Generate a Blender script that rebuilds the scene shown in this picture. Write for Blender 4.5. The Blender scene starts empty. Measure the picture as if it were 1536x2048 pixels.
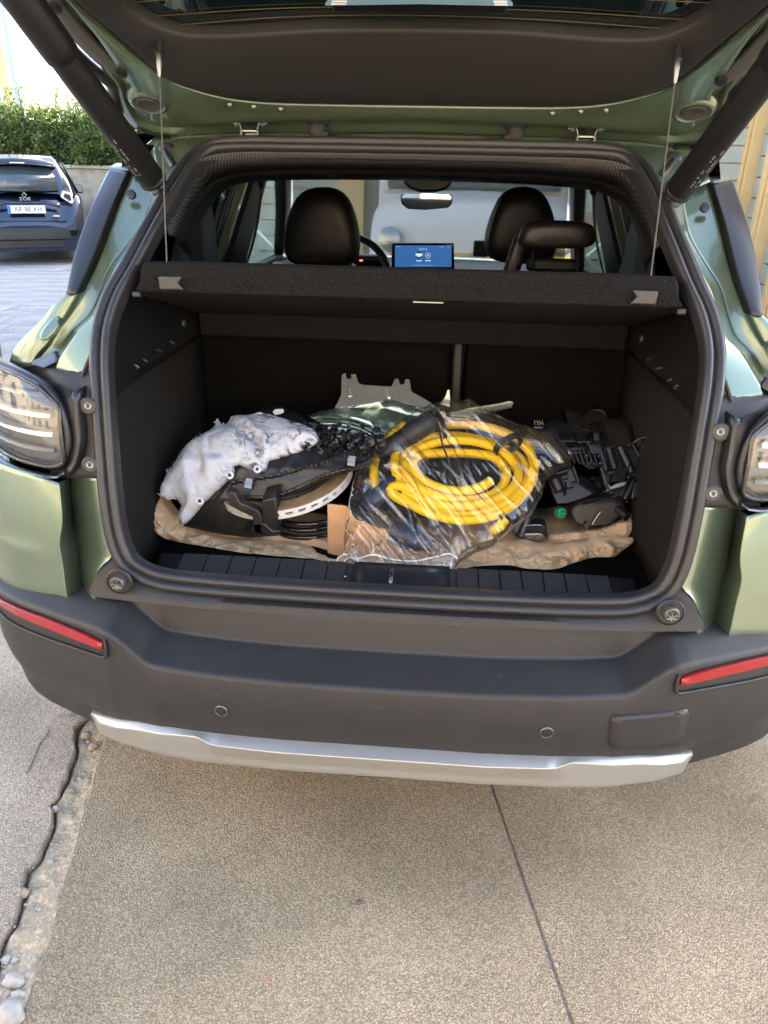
import bpy, bmesh, math, random
import numpy as np
from mathutils import Vector, Matrix, noise
R = math.radians
random.seed(7)
sc = bpy.context.scene
col = sc.collection

# ------------------------------------------------------------------ camera
CAM = np.array([0.068, -1.074, 1.431])
_p, _r, _y = R(25.21), R(-1.17), R(-3.82)
FWD = np.array([math.sin(_y)*math.cos(_p), math.cos(_y)*math.cos(_p), -math.sin(_p)])
_rt = np.array([math.cos(_y), -math.sin(_y), 0.0])
_dn = np.cross(FWD, _rt)
RGT = math.cos(_r)*_rt + math.sin(_r)*_dn
DWN = np.cross(FWD, RGT)
FPX = 1450.0
cam = bpy.data.cameras.new('camera')
cam.sensor_fit = 'VERTICAL'; cam.sensor_height = 36.0; cam.lens = FPX/2048*36.0
cam.clip_start = 0.02; cam.clip_end = 800
camo = bpy.data.objects.new('camera', cam); col.objects.link(camo)
M = Matrix.Identity(4)
for i in range(3):
    M[i][0] = RGT[i]; M[i][1] = -DWN[i]; M[i][2] = -FWD[i]; M[i][3] = CAM[i]
camo.matrix_world = M
sc.camera = camo

# ------------------------------------------------------------------ light
SUN = Vector((0.62, 0.56, 0.56)).normalized()      # direction towards the sun: ahead and to the right
w = bpy.data.worlds.new('World'); sc.world = w; w.use_nodes = True
nt = w.node_tree; nt.nodes.clear()
sky = nt.nodes.new('ShaderNodeTexSky'); sky.sky_type = 'NISHITA'; sky.sun_disc = False
sky.sun_elevation = math.asin(SUN.z); sky.sun_rotation = math.atan2(SUN.x, SUN.y)
sky.air_density = 1.0; sky.dust_density = 2.2; sky.ozone_density = 0.6
bg = nt.nodes.new('ShaderNodeBackground'); bg.inputs[1].default_value = 0.14
wo = nt.nodes.new('ShaderNodeOutputWorld')
nt.links.new(sky.outputs[0], bg.inputs[0]); nt.links.new(bg.outputs[0], wo.inputs[0])
sl = bpy.data.lights.new('sun', 'SUN'); sl.energy = 2.8; sl.angle = R(0.53); sl.color = (1.0, 0.97, 0.92)
slo = bpy.data.objects.new('sun', sl); col.objects.link(slo)
slo.rotation_euler = (-SUN).to_track_quat('-Z', 'Y').to_euler(); slo.location = (6, 6, 14)
vs = sc.view_settings
sc.display_settings.display_device = 'sRGB'
vs.view_transform = 'Standard'; vs.look = 'None'; vs.gamma = 1.0; vs.use_curve_mapping = False
vs.exposure = 3.3
cy = sc.cycles
cy.use_denoising = True
cy.max_bounces = 10; cy.diffuse_bounces = 5; cy.glossy_bounces = 5; cy.transparent_max_bounces = 20; cy.transmission_bounces = 6
cy.caustics_reflective = False; cy.caustics_refractive = False
cy.sample_clamp_indirect = 6.0

# ------------------------------------------------------------------ points
def ray(px, py): return RGT*(px-768)/FPX + DWN*(py-1024)/FPX + FWD
def at(px, py, Y=None, Z=None, X=None, P=None):
    """point of the place seen at a photo pixel, on a given depth, level, side or plane (n, c)"""
    v = ray(px, py)
    if Y is not None: t = (Y-CAM[1])/v[1]
    elif Z is not None: t = (Z-CAM[2])/v[2]
    elif X is not None: t = (X-CAM[0])/v[0]
    else:
        n = np.array(P[:3]); t = (P[3]-n@CAM)/(n@v)
    return CAM + t*v
OPZ = [.655,.70,.80,.90,1.0,1.1,1.2,1.3,1.4,1.47,1.50]
OPY = [.14,.155,.175,.20,.235,.285,.36,.45,.56,.66,.70]
def yop(z): return float(np.interp(z, OPZ, OPY))          # profile of the rear opening
def onop(px, py, off=0.0):
    lo, hi = -.3, 1.6
    for _ in range(40):
        m = (lo+hi)/2
        if m-off < yop(at(px, py, Y=m)[2]): lo = m
        else: hi = m
    return at(px, py, Y=m)
def mir(pts): return [np.array([-p[0], p[1], p[2]]) for p in pts]
def vv(*a): return np.array(a, float)

def cr(pts, n, closed=False):
    """catmull-rom through pts, n samples equally spaced"""
    P = [np.array(p, float) for p in pts]
    m = len(P); out = []
    segs = m if closed else m-1
    for i in range(segs):
        if closed: a, b, c, d = P[(i-1) % m], P[i], P[(i+1) % m], P[(i+2) % m]
        else:
            a = P[i-1] if i > 0 else 2*P[0]-P[1]
            b, c = P[i], P[i+1]
            d = P[i+2] if i+2 < m else 2*P[-1]-P[-2]
        ta = np.linalg.norm(b-a)**.5+1e-6; tb = np.linalg.norm(c-b)**.5+1e-6; tc = np.linalg.norm(d-c)**.5+1e-6
        m1 = (c-b)+tb*((b-a)/ta-(c-a)/(ta+tb)); m2 = (c-b)+tb*((d-c)/tc-(d-b)/(tb+tc))
        for k in range(12):
            t = k/12
            out.append((2*t**3-3*t**2+1)*b+(t**3-2*t**2+t)*m1+(-2*t**3+3*t**2)*c+(t**3-t**2)*m2)
    out.append(P[0] if closed else P[-1])
    return rs(out, n, closed)
def rs(pts, n, closed=False):
    P = np.array(pts, float)
    d = np.r_[0, np.cumsum(np.linalg.norm(np.diff(P, axis=0), axis=1))]
    t = np.linspace(0, d[-1], n+1)[:-1] if closed else np.linspace(0, d[-1], n)
    return [np.array([np.interp(x, d, P[:, k]) for k in range(P.shape[1])]) for x in t]
def fillet(poly, r, k=3):
    """round the inner corners of an open polyline"""
    out = [poly[0]]
    for i in range(1, len(poly)-1):
        a, b, c = poly[i-1], poly[i], poly[i+1]
        rr = r[i] if isinstance(r, (list, tuple)) else r
        u, v = a-b, c-b
        lu, lv = np.linalg.norm(u), np.linalg.norm(v)
        d1, d2 = min(rr, lu*.45), min(rr, lv*.45)
        p, q = b+u/lu*d1, b+v/lv*d2
        for j in range(k+1):
            t = j/k
            out.append((1-t)**2*p+2*t*(1-t)*b+t*t*q)
    out.append(poly[-1])
    return out

# ------------------------------------------------------------------ mesh builders
def tag(o, label=None, cat=None, group=None, kind=None):
    if label: o['label'] = label
    if cat: o['category'] = cat
    if group: o['group'] = group
    if kind: o['kind'] = kind
    return o
def empty(name, loc, label=None, cat=None, group=None):
    o = bpy.data.objects.new(name, None); col.objects.link(o)
    o.location = loc; o.empty_display_size = .1
    return tag(o, label, cat, group)
def attach(o, parent):
    if parent is None: return o
    o.parent = parent
    if parent.type == 'EMPTY':
        o.matrix_parent_inverse = Matrix.Translation(-Vector(parent.location))
    return o
def mesh(name, verts, faces, mat, parent=None, smooth=35, bevel=0, solid=0, seg=2, recentre=False, fix=True, sub=0, offset=-1, mats=None, fm=None):
    me = bpy.data.meshes.new(name)
    V = np.array([tuple(v) for v in verts], float)
    base = None
    if recentre:
        base = np.array([(V[:, 0].min()+V[:, 0].max())/2, (V[:, 1].min()+V[:, 1].max())/2, V[:, 2].min()])
        V = V-base
    me.from_pydata(V.tolist(), [], [list(f) for f in faces])
    if fix:
        bm = bmesh.new(); bm.from_mesh(me)
        bmesh.ops.remove_doubles(bm, verts=bm.verts, dist=1e-6)
        bmesh.ops.recalc_face_normals(bm, faces=bm.faces)
        bm.to_mesh(me); bm.free()
    o = bpy.data.objects.new(name, me); col.objects.link(o)
    for m_ in (mats or [mat]): me.materials.append(m_)
    if fm: me.polygons.foreach_set('material_index', fm)
    if base is not None: o.location = base
    if solid:
        s = o.modifiers.new('s', 'SOLIDIFY'); s.thickness = solid; s.offset = offset
    if bevel:
        b = o.modifiers.new('b', 'BEVEL'); b.width = bevel; b.segments = seg; b.limit_method = 'ANGLE'; b.angle_limit = R(30)
    if sub:
        b = o.modifiers.new('u', 'SUBSURF'); b.levels = sub; b.render_levels = sub
    if smooth:
        me.polygons.foreach_set('use_smooth', [True]*len(me.polygons))
        if smooth < 180: me.set_sharp_from_angle(angle=R(smooth))
    attach(o, parent)
    return o
def gridf(nr, nc, closed=False, o=0):
    f = []
    for i in range(nr-1):
        for j in range(nc if closed else nc-1):
            k = (j+1) % nc
            f.append((o+i*nc+j, o+i*nc+k, o+(i+1)*nc+k, o+(i+1)*nc+j))
    return f
def loft(name, rows, mat, parent=None, closed=False, fil=None, **kw):
    """rows: equally long polylines; fil rounds the section across the rows"""
    if fil is not None:
        cols = [fillet([r[j] for r in rows], fil) for j in range(len(rows[0]))]
        rows = [[c[i] for c in cols] for i in range(len(cols[0]))]
    V = [p for r in rows for p in r]
    return mesh(name, V, gridf(len(rows), len(rows[0]), closed), mat, parent, **kw)
def tubev(pts, r, seg=10, closed=False, cap=True):
    P = [Vector(p) for p in pts]; n = len(P)
    rr = r if isinstance(r, (list, tuple, np.ndarray)) else [r]*n
    V = []; N = None
    for i in range(n):
        if closed: T = (P[(i+1) % n]-P[i-1]).normalized()
        else: T = (P[min(i+1, n-1)]-P[max(i-1, 0)]).normalized()
        if N is None:
            N = T.orthogonal().normalized()
        else:
            N = (N-T*N.dot(T)).normalized()
        B = T.cross(N)
        for k in range(seg):
            a = 2*math.pi*k/seg
            V.append(P[i]+(N*math.cos(a)+B*math.sin(a))*rr[i])
    F = gridf(n, seg, True)
    if closed:
        F += [((n-1)*seg+k, (n-1)*seg+(k+1) % seg, (k+1) % seg, k) for k in range(seg)]
    elif cap:
        F += [tuple(range(seg)), tuple((n-1)*seg+k for k in range(seg))]
    return V, F
def tube(name, pts, r, mat, parent=None, seg=10, closed=False, **kw):
    V, F = tubev(pts, r, seg, closed)
    return mesh(name, V, F, mat, parent, **{**dict(smooth=50), **kw})
class MB:
    """collects pieces of one part"""
    def __init__(s): s.V = []; s.F = []
    def add(s, V, F):
        o = len(s.V); s.V += [tuple(v) for v in V]; s.F += [tuple(i+o for i in f) for f in F]; return s
    def tube(s, pts, r, seg=8, closed=False): return s.add(*tubev(pts, r, seg, closed))
    def box(s, c, size, rot=None):
        V = []; m = rot if rot is not None else Matrix.Identity(3)
        for dx in (-.5, .5):
            for dy in (-.5, .5):
                for dz in (-.5, .5):
                    V.append(Vector(c)+m @ Vector((dx*size[0], dy*size[1], dz*size[2])))
        return s.add(V, [(0,1,3,2),(4,6,7,5),(0,4,5,1),(2,3,7,6),(0,2,6,4),(1,5,7,3)])
    def prism(s, outline, ext):
        n = len(outline); e = np.array(ext)
        V = [np.array(p) for p in outline]+[np.array(p)+e for p in outline]
        F = [tuple(range(n)), tuple(range(2*n-1, n-1, -1))]+[(i, (i+1) % n, n+(i+1) % n, n+i) for i in range(n)]
        return s.add(V, F)
    def lathe(s, c, axis, prof, seg=24):
        """prof: (radius, along)"""
        a = Vector(axis).normalized(); u = a.orthogonal().normalized(); v = a.cross(u)
        V = []
        for r, h in prof:
            for k in range(seg):
                t = 2*math.pi*k/seg
                V.append(Vector(c)+a*h+(u*math.cos(t)+v*math.sin(t))*r)
        F = gridf(len(prof), seg, True)
        if prof[0][0] > 1e-5: F.append(tuple(range(seg)))
        if prof[-1][0] > 1e-5: F.append(tuple((len(prof)-1)*seg+k for k in range(seg)))
        return s.add(V, F)
    def build(s, name, mat, parent=None, **kw): return mesh(name, s.V, s.F, mat, parent, **kw)
def rotm(rx=0, ry=0, rz=0):
    return (Matrix.Rotation(R(rz), 3, 'Z') @ Matrix.Rotation(R(ry), 3, 'Y') @ Matrix.Rotation(R(rx), 3, 'X'))
def box(name, c, size, mat, parent=None, rot=None, bevel=.004, **kw):
    return MB().box(c, size, rot).build(name, mat, parent, bevel=bevel, **kw)
def prism(name, outline, ext, mat, parent=None, bevel=.003, **kw):
    return MB().prism(outline, ext).build(name, mat, parent, bevel=bevel, **kw)
def text(name, s, size, mat, parent, loc, mtx, ext=.001, align='CENTER', sx=1.0):
    cu = bpy.data.curves.new(name, 'FONT'); cu.body = s; cu.size = size; cu.extrude = ext
    cu.align_x = align; cu.align_y = 'CENTER'
    t = bpy.data.objects.new(name+'_tmp', cu); col.objects.link(t)
    me = bpy.data.meshes.new_from_object(t.evaluated_get(bpy.context.evaluated_depsgraph_get()))
    bpy.data.objects.remove(t); bpy.data.curves.remove(cu)
    T = Matrix.Translation(Vector(loc)) @ mtx.to_4x4() @ Matrix.Diagonal((sx, 1, 1, 1))
    me.transform(T); me.name = name
    me.materials.clear(); me.materials.append(mat)
    o = bpy.data.objects.new(name, me); col.objects.link(o)
    return attach(o, parent)
def copytree(o, dx, parent=None):
    c = o.copy(); col.objects.link(c); c.parent = parent
    if parent is None: c.location = Vector(o.location)+Vector(dx)
    for ch in list(o.children): copytree(ch, dx, c)
    return c
def fbm(x, y, z=0, oct=4, s=1.0):
    return noise.fractal(Vector((x*s, y*s, z*s)), 1.0, 2.0, oct)

# ------------------------------------------------------------------ materials
def mat(name, c, rough=.5, metal=0, spec=.5, coat=0, bump=None, var=None, trans=0, sheen=0, coatr=.03, dirt=None, aniso=0, ior=1.45):
    """bump=(scale,strength,dist) var=(scale, colour2, detail[, lo, hi]) dirt=(scale, colour, amount)"""
    m = bpy.data.materials.new(name); m.use_nodes = True
    t = m.node_tree; b = t.nodes['Principled BSDF']
    b.inputs['Base Color'].default_value = (*c, 1); b.inputs['Roughness'].default_value = rough
    b.inputs['Metallic'].default_value = metal; b.inputs['Specular IOR Level'].default_value = spec
    b.inputs['Coat Weight'].default_value = coat; b.inputs['Coat Roughness'].default_value = coatr
    b.inputs['Transmission Weight'].default_value = trans; b.inputs['Sheen Weight'].default_value = sheen
    b.inputs['IOR'].default_value = ior
    tc = t.nodes.new('ShaderNodeTexCoord')
    def nz(scale, detail=4, rough_=.6):
        n = t.nodes.new('ShaderNodeTexNoise'); n.inputs['Scale'].default_value = scale
        n.inputs['Detail'].default_value = detail; n.inputs['Roughness'].default_value = rough_
        t.links.new(tc.outputs['Object'], n.inputs['Vector']); return n
    cur = None
    def mixin(fac, c2, prev):
        mx = t.nodes.new('ShaderNodeMix'); mx.data_type = 'RGBA'
        t.links.new(fac, mx.inputs[0]); mx.inputs[7].default_value = (*c2, 1)
        if prev is None: mx.inputs[6].default_value = (*c, 1)
        else: t.links.new(prev, mx.inputs[6])
        return mx.outputs[2]
    def ramp(inp, lo, hi):
        r_ = t.nodes.new('ShaderNodeMapRange'); r_.inputs[1].default_value = lo; r_.inputs[2].default_value = hi
        t.links.new(inp, r_.inputs[0]); return r_.outputs[0]
    for v in (var, dirt):
        if v:
            n = nz(v[0], v[2] if len(v) > 2 else 4)
            cur = mixin(ramp(n.outputs['Fac'], v[3] if len(v) > 3 else .35, v[4] if len(v) > 4 else .65), v[1], cur)
    if cur is not None: t.links.new(cur, b.inputs['Base Color'])
    if bump:
        n = nz(bump[0], 5)
        bp = t.nodes.new('ShaderNodeBump'); bp.inputs['Strength'].default_value = bump[1]; bp.inputs['Distance'].default_value = bump[2]
        t.links.new(n.outputs['Fac'], bp.inputs['Height']); t.links.new(bp.outputs[0], b.inputs['Normal'])
    return m
def clear(name, tint=(1, 1, 1), gloss=.08, rough=.03, add=None):
    """thin clear sheet: see-through with a fresnel gloss"""
    m = bpy.data.materials.new(name); m.use_nodes = True
    t = m.node_tree; t.nodes.clear()
    tr = t.nodes.new('ShaderNodeBsdfTransparent'); tr.inputs[0].default_value = (*tint, 1)
    gl = t.nodes.new('ShaderNodeBsdfGlossy'); gl.inputs['Roughness'].default_value = rough
    lw = t.nodes.new('ShaderNodeLayerWeight'); lw.inputs[0].default_value = .18
    mr = t.nodes.new('ShaderNodeMapRange'); mr.inputs[3].default_value = gloss; mr.inputs[4].default_value = .6
    t.links.new(lw.outputs['Fresnel'], mr.inputs[0])
    mx = t.nodes.new('ShaderNodeMixShader'); o = t.nodes.new('ShaderNodeOutputMaterial')
    t.links.new(mr.outputs[0], mx.inputs[0]); t.links.new(tr.outputs[0], mx.inputs[1]); t.links.new(gl.outputs[0], mx.inputs[2])
    last = mx.outputs[0]
    if add:
        df = t.nodes.new('ShaderNodeBsdfTranslucent' if len(add) > 4 else 'ShaderNodeBsdfDiffuse'); df.inputs[0].default_value = (*add[:3], 1)
        m2 = t.nodes.new('ShaderNodeMixShader'); m2.inputs[0].default_value = add[3]
        t.links.new(last, m2.inputs[1]); t.links.new(df.outputs[0], m2.inputs[2]); last = m2.outputs[0]
    t.links.new(last, o.inputs[0])
    return m
K = {}
K['paint'] = mat('green_paint', (.145, .192, .130), .30, .65, coat=1.0, coatr=.02)
K['plastic'] = mat('grained_plastic', (.0170, .0170, .0176), .50, bump=(900, .12, .001), var=(14, (.0215, .0208, .0208), 4), dirt=(70, (.05, .047, .044), 3, .69, .74), spec=.45)
K['plastic2'] = mat('dark_plastic', (.0085, .0085, .009), .45, bump=(700, .1, .001), spec=.35)
K['trim'] = mat('tailgate_trim', (.0185, .0180, .0178), .6, bump=(600, .15, .001))
K['gloss'] = mat('gloss_black', (.012, .012, .014), .08, coat=.6)
K['satin'] = mat('satin_black', (.016, .016, .018), .3)
K['rubber'] = mat('seal_rubber', (.022, .022, .024), .38, bump=(300, .05, .001))
K['carpet'] = mat('black_carpet', (.0035, .0034, .0034), .95, bump=(900, .9, .002), var=(400, (.008, .0075, .007), 3), spec=.08)
K['felt'] = mat('shelf_felt', (.0075, .0073, .0074), .95, bump=(450, 1, .003), var=(260, (.017, .016, .0155), 2, .38, .64), spec=.1)
K['lining'] = mat('lining_carpet', (.013, .0115, .0100), .95, bump=(800, .8, .002), var=(350, (.026, .023, .020), 3), spec=.1)
K['fabric'] = mat('headliner_fabric', (.055, .052, .052), .9, bump=(500, .3, .001), spec=.2)
K['leather'] = mat('seat_leather', (.013, .013, .014), .42, bump=(250, .15, .001))
K['silver'] = mat('silver_bar_paint', (.34, .335, .32), .33, .6, spec=.5)
K['steel'] = mat('bright_steel', (.55, .55, .53), .28, 1.0)
K['zinc'] = mat('zinc_metal', (.30, .30, .29), .4, .9)
K['red'] = mat('red_reflector', (.25, .002, .006), .22, coat=.5, bump=(1500, .2, .001))
K['glass'] = clear('window_glass', (.82, .90, .86), .05)
K['tint'] = clear('tinted_glass', (.10, .13, .13), .06)
K['screen_glass'] = clear('windscreen_glass', (.92, .97, .93), .04, add=(.86, .90, .80, .46))  # diffuse film for dust, with the glare that washes out the view painted in
K['lens'] = clear('lamp_lens', (.93, .93, .92), .10, .02)
K['yellow'] = mat('yellow_cable', (.80, .50, .002), .42, spec=.35, var=(60, (.74, .45, .002), 2))
K['bag'] = clear('clear_plastic', (.985, .985, .98), .09, .04, add=(.9, .9, .88, .012))
K['cloth'] = None
K['paper'] = mat('brown_paper', (.56, .41, .255), .55, bump=(120, .5, .003), var=(25, (.50, .35, .20), 6), spec=.4)
K['card'] = mat('cardboard', (.46, .26, .13), .8, bump=(200, .2, .001), var=(30, (.40, .22, .10), 4))
K['blackpart'] = mat('black_moulding', (.011, .0105, .0105), .36, bump=(160, .25, .001), var=(18, (.026, .024, .022), 6, .5, .72))
K['white'] = mat('white_plastic', (.75, .75, .74), .4)
K['green'] = mat('green_cap', (.02, .30, .13), .3)
K['lampgrey'] = mat('lamp_grey', (.10, .10, .10), .25, .5)
K['edgecov'] = mat('edge_cover', (.075, .07, .066), .5)
K['string'] = mat('string_cord', (.10, .095, .09), .8)
K['handle'] = mat('handle_plastic', (.035, .035, .036), .35)
K['belt'] = mat('belt_web', (.09, .088, .08), .7, bump=(800, .3, .001))
# ================================================================== the setting: ground
def aggregate(name, c1, c2, c3, scale, bumpd):
    m = bpy.data.materials.new(name); m.use_nodes = True
    t = m.node_tree; b = t.nodes['Principled BSDF']; b.inputs['Roughness'].default_value = .85; b.inputs['Specular IOR Level'].default_value = .3
    tc = t.nodes.new('ShaderNodeTexCoord')
    v = t.nodes.new('ShaderNodeTexVoronoi'); v.inputs['Scale'].default_value = scale; v.inputs['Randomness'].default_value = 1
    t.links.new(tc.outputs['Object'], v.inputs['Vector'])
    sep = t.nodes.new('ShaderNodeSeparateColor'); t.links.new(v.outputs['Color'], sep.inputs[0])
    rp = t.nodes.new('ShaderNodeValToRGB')
    e = rp.color_ramp.elements
    e[0].position = 0; e[0].color = (*c2, 1); e[1].position = 1; e[1].color = (*c3, 1)
    x = e.new(.5); x.color = (*c1, 1)
    t.links.new(sep.outputs[0], rp.inputs[0])
    # darker matrix between the pebbles
    mr = t.nodes.new('ShaderNodeMapRange'); mr.inputs[1].default_value = .25; mr.inputs[2].default_value = .6; mr.inputs[3].default_value = 1; mr.inputs[4].default_value = .62
    t.links.new(v.outputs['Distance'], mr.inputs[0])
    n = t.nodes.new('ShaderNodeTexNoise'); n.inputs['Scale'].default_value = 2.2; n.inputs['Detail'].default_value = 6
    t.links.new(tc.outputs['Object'], n.inputs['Vector'])
    m2 = t.nodes.new('ShaderNodeMapRange'); m2.inputs[1].default_value = .3; m2.inputs[2].default_value = .7; m2.inputs[3].default_value = .70; m2.inputs[4].default_value = 1.18
    t.links.new(n.outputs['Fac'], m2.inputs[0])
    ml = t.nodes.new('ShaderNodeMath'); ml.operation = 'MULTIPLY'
    t.links.new(mr.outputs[0], ml.inputs[0]); t.links.new(m2.outputs[0], ml.inputs[1])
    vm = t.nodes.new('ShaderNodeVectorMath'); vm.operation = 'SCALE'
    t.links.new(rp.outputs[0], vm.inputs[0]); t.links.new(ml.outputs[0], vm.inputs['Scale'])
    # a few dark spots
    n3 = t.nodes.new('ShaderNodeTexNoise'); n3.inputs['Scale'].default_value = 9; n3.inputs['Detail'].default_value = 3
    t.links.new(tc.outputs['Object'], n3.inputs['Vector'])
    m3 = t.nodes.new('ShaderNodeMapRange'); m3.inputs[1].default_value = .70; m3.inputs[2].default_value = .76
    t.links.new(n3.outputs['Fac'], m3.inputs[0])
    mx = t.nodes.new('ShaderNodeMix'); mx.data_type = 'RGBA'; mx.inputs[7].default_value = (c1[0]*.45, c1[1]*.43, c1[2]*.42, 1)
    t.links.new(m3.outputs[0], mx.inputs[0]); t.links.new(vm.outputs[0], mx.inputs[6])
    t.links.new(mx.outputs[2], b.inputs['Base Color'])
    bp = t.nodes.new('ShaderNodeBump'); bp.inputs['Strength'].default_value = .9; bp.inputs['Distance'].default_value = bumpd; bp.invert = True
    t.links.new(v.outputs['Distance'], bp.inputs['Height']); t.links.new(bp.outputs[0], b.inputs['Normal'])
    return m
A_tan = aggregate('exposed_aggregate', (.395, .312, .203), (.290, .225, .143), (.515, .425, .295), 300, .003)
A_grey = aggregate('worn_concrete', (.43, .355, .262), (.33, .27, .195), (.54, .46, .355), 260, .002)
A_pave = aggregate('grey_paving', (.36, .355, .35), (.29, .285, .28), (.42, .415, .41), 120, .002)
dirtm = mat('dusty_soil', (.40, .318, .212), .95, bump=(60, 1.0, .008), var=(20, (.31, .25, .17), 6), dirt=(90, (.48, .40, .29), 3, .5, .6), spec=.2)
stonem = mat('pale_stone', (.40, .37, .33), .85, bump=(50, .6, .004), var=(30, (.26, .24, .21), 5), spec=.3)

GZ = -.03
S = 260
mesh('ground', [(-S,-S,GZ),(S,-S,GZ),(S,S,GZ),(-S,S,GZ)], [(0,1,2,3)], dirtm, fix=False)
ground = bpy.data.objects['ground']; tag(ground, 'dusty soil ground under the concrete yard', None, None, 'structure')
def zground(px, py, z=0.0): return at(px, py, Z=z)
def slab(name, outline, m, top=0.0, thick=.06, bevel=.004, chop=True):
    MBx = MB().prism([vv(p[0], p[1], top-thick) for p in outline], (0, 0, thick))
    return MBx.build(name, m, ground, bevel=bevel, smooth=35)
# main slab's left edge line, joint line, crack line (traced, on the ground)
edge = [zground(*p) for p in [(40, 2048), (92, 1900), (125, 1780), (160, 1640), (190, 1540), (215, 1460)]]
d = (edge[-1]-edge[0]); d /= np.linalg.norm(d)
e0, e1 = edge[0]-d*4, edge[-1]+d*1.2
j0, j1 = zground(1145, 2048), zground(985, 1575)
dj = (j1-j0)/np.linalg.norm(j1-j0)
ja, jb = j0-dj*4, j1+dj*12
def jag(pts, n, amp, sc_):
    q = rs(pts, n)
    t = (q[-1]-q[0]); t /= np.linalg.norm(t); nn = np.array([-t[1], t[0], 0])
    return [p+nn*amp*fbm(p[0]*sc_, p[1]*sc_, 3.1, 5) for p in q]
left_edge = jag([e0]+edge+[e1], 90, .006, 14)
far_left = e1+(jb-ja)/np.linalg.norm(jb-ja)*9.5
gw = np.array([dj[1], -dj[0], 0])*.0032
slab_left = [p for p in left_edge]+[jb*vv(1, 1, 1)-gw, ja-gw]
slab_left = [vv(p[0], p[1], 0) for p in slab_left]
slab('concrete_slab', slab_left, A_tan)
sr = [ja+gw, jb+gw, vv(jb[0]+6, jb[1], 0), vv(ja[0]+6, ja[1], 0)]
o = slab('concrete_slab', [vv(p[0], p[1], 0) for p in sr], A_tan)
jf = MB().prism([vv(ja[0]-.003, ja[1], -.008), vv(ja[0]+.003, ja[1], -.008), vv(jb[0]+.003, jb[1], -.008), vv(jb[0]-.003, jb[1], -.008)], (0, 0, .003)).build('joint_filler', mat('joint_grit', (.16, .14, .115), .95, bump=(200, 1, .002), var=(60, (.30, .26, .20), 4)), ground)
# left worn slab with the broken edge
crk = [zground(*p) for p in [(-45, 2048), (0, 1895), (12, 1860), (38, 1810), (42, 1770), (55, 1735), (78, 1715), (88, 1680), (106, 1650), (108, 1625), (98, 1612), (112, 1598), (132, 1560), (138, 1530), (148, 1508), (150, 1480), (148, 1455)]]
cf = vv(crk[-1][0]+.12, crk[-1][1]+.5, 0)
crack_edge = jag([crk[0]-d*4]+crk+[cf], 420, .008, 26)
outl = [vv(p[0], p[1], 0) for p in crack_edge]+[vv(cf[0]-1.0, 1.9, 0), vv(-4.2, 1.9, 0), vv(-4.2, crk[0][1]-4, 0)]
slab('concrete_slab', outl, A_grey, top=.004, thick=.064)
# hairline crack in the left slab drawn as a thin dark strip on top
hl = jag([zground(100, 1462), zground(78, 1500), zground(54, 1552)], 24, .006, 30)
MBh = MB()
for a, b in zip(hl[:-1], hl[1:]):
    t = (b-a)/np.linalg.norm(b-a); nn = np.array([-t[1], t[0], 0])*.0016
    MBh.add([a-nn+vv(0,0,.0072), b-nn+vv(0,0,.0072), b+nn+vv(0,0,.0072), a+nn+vv(0,0,.0072)], [(0, 1, 2, 3)])
MBh.build('hairline_crack', mat('crack_fill', (.06, .055, .05), .9), ground, fix=False)
# dirt fill in the gap, uneven
nd = vv(-d[1], d[0], 0)
def lateral(pts):
    S_ = np.array([p@d for p in pts]); T_ = np.array([p@nd for p in pts]); o_ = np.argsort(S_); return S_[o_], T_[o_]
Ls, Lt = lateral(crack_edge); Rs_, Rt = lateral(left_edge)
st_ = np.linspace(max(Ls[0], Rs_[0]), min(Ls[-1], Rs_[-1]), 400)
L_ = [d*s_+nd*np.interp(s_, Ls, Lt) for s_ in st_]; R_ = [d*s_+nd*np.interp(s_, Rs_, Rt) for s_ in st_]
rows = []
for k in range(20):
    u = k/19; row = []
    for i in range(400):
        a = R_[i]; b = L_[i]
        # match by projecting both on the same station
        p = a*(1-u)+b*u
        h = -.006+.008*fbm(p[0]*30, p[1]*30, 1.0, 5)+.006*fbm(p[0]*9, p[1]*9, 7.0, 3)-.006*u-.030*max(0, (u-.86)/.14)**1.5
        row.append(vv(p[0], p[1], h if 0 < k < 19 else (-.004 if k == 0 else -.03)))
    rows.append(row)
loft('soil_fill', rows, dirtm, ground)
# stones
def stone(name, c, r, seed, m, parent=None, label=None, **kw):
    bm = bmesh.new(); bmesh.ops.create_icosphere(bm, subdivisions=3, radius=1)
    rnd = random.Random(seed)
    sx, sy, sz = r*rnd.uniform(.8, 1.3), r*rnd.uniform(.8, 1.2), r*rnd.uniform(.55, .8)
    rot = Matrix.Rotation(rnd.uniform(0, 6.28), 3, 'Z')
    for v in bm.verts:
        n = v.co.normalized()
        k = 1+.35*noise.noise(n*1.3+Vector((seed, 0, 0)))+.10*noise.noise(n*4+Vector((0, seed, 0)))
        v.co = rot @ Vector((n.x*k*sx, n.y*k*sy, n.z*k*sz))
    lo = min(v.co.z for v in bm.verts)
    me = bpy.data.meshes.new(name); bm.to_mesh(me); bm.free()
    me.polygons.foreach_set('use_smooth', [True]*len(me.polygons)); me.materials.append(m)
    o = bpy.data.objects.new(name, me); col.objects.link(o); o.location = (c[0], c[1], c[2]-lo*.72)
    return o
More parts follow.
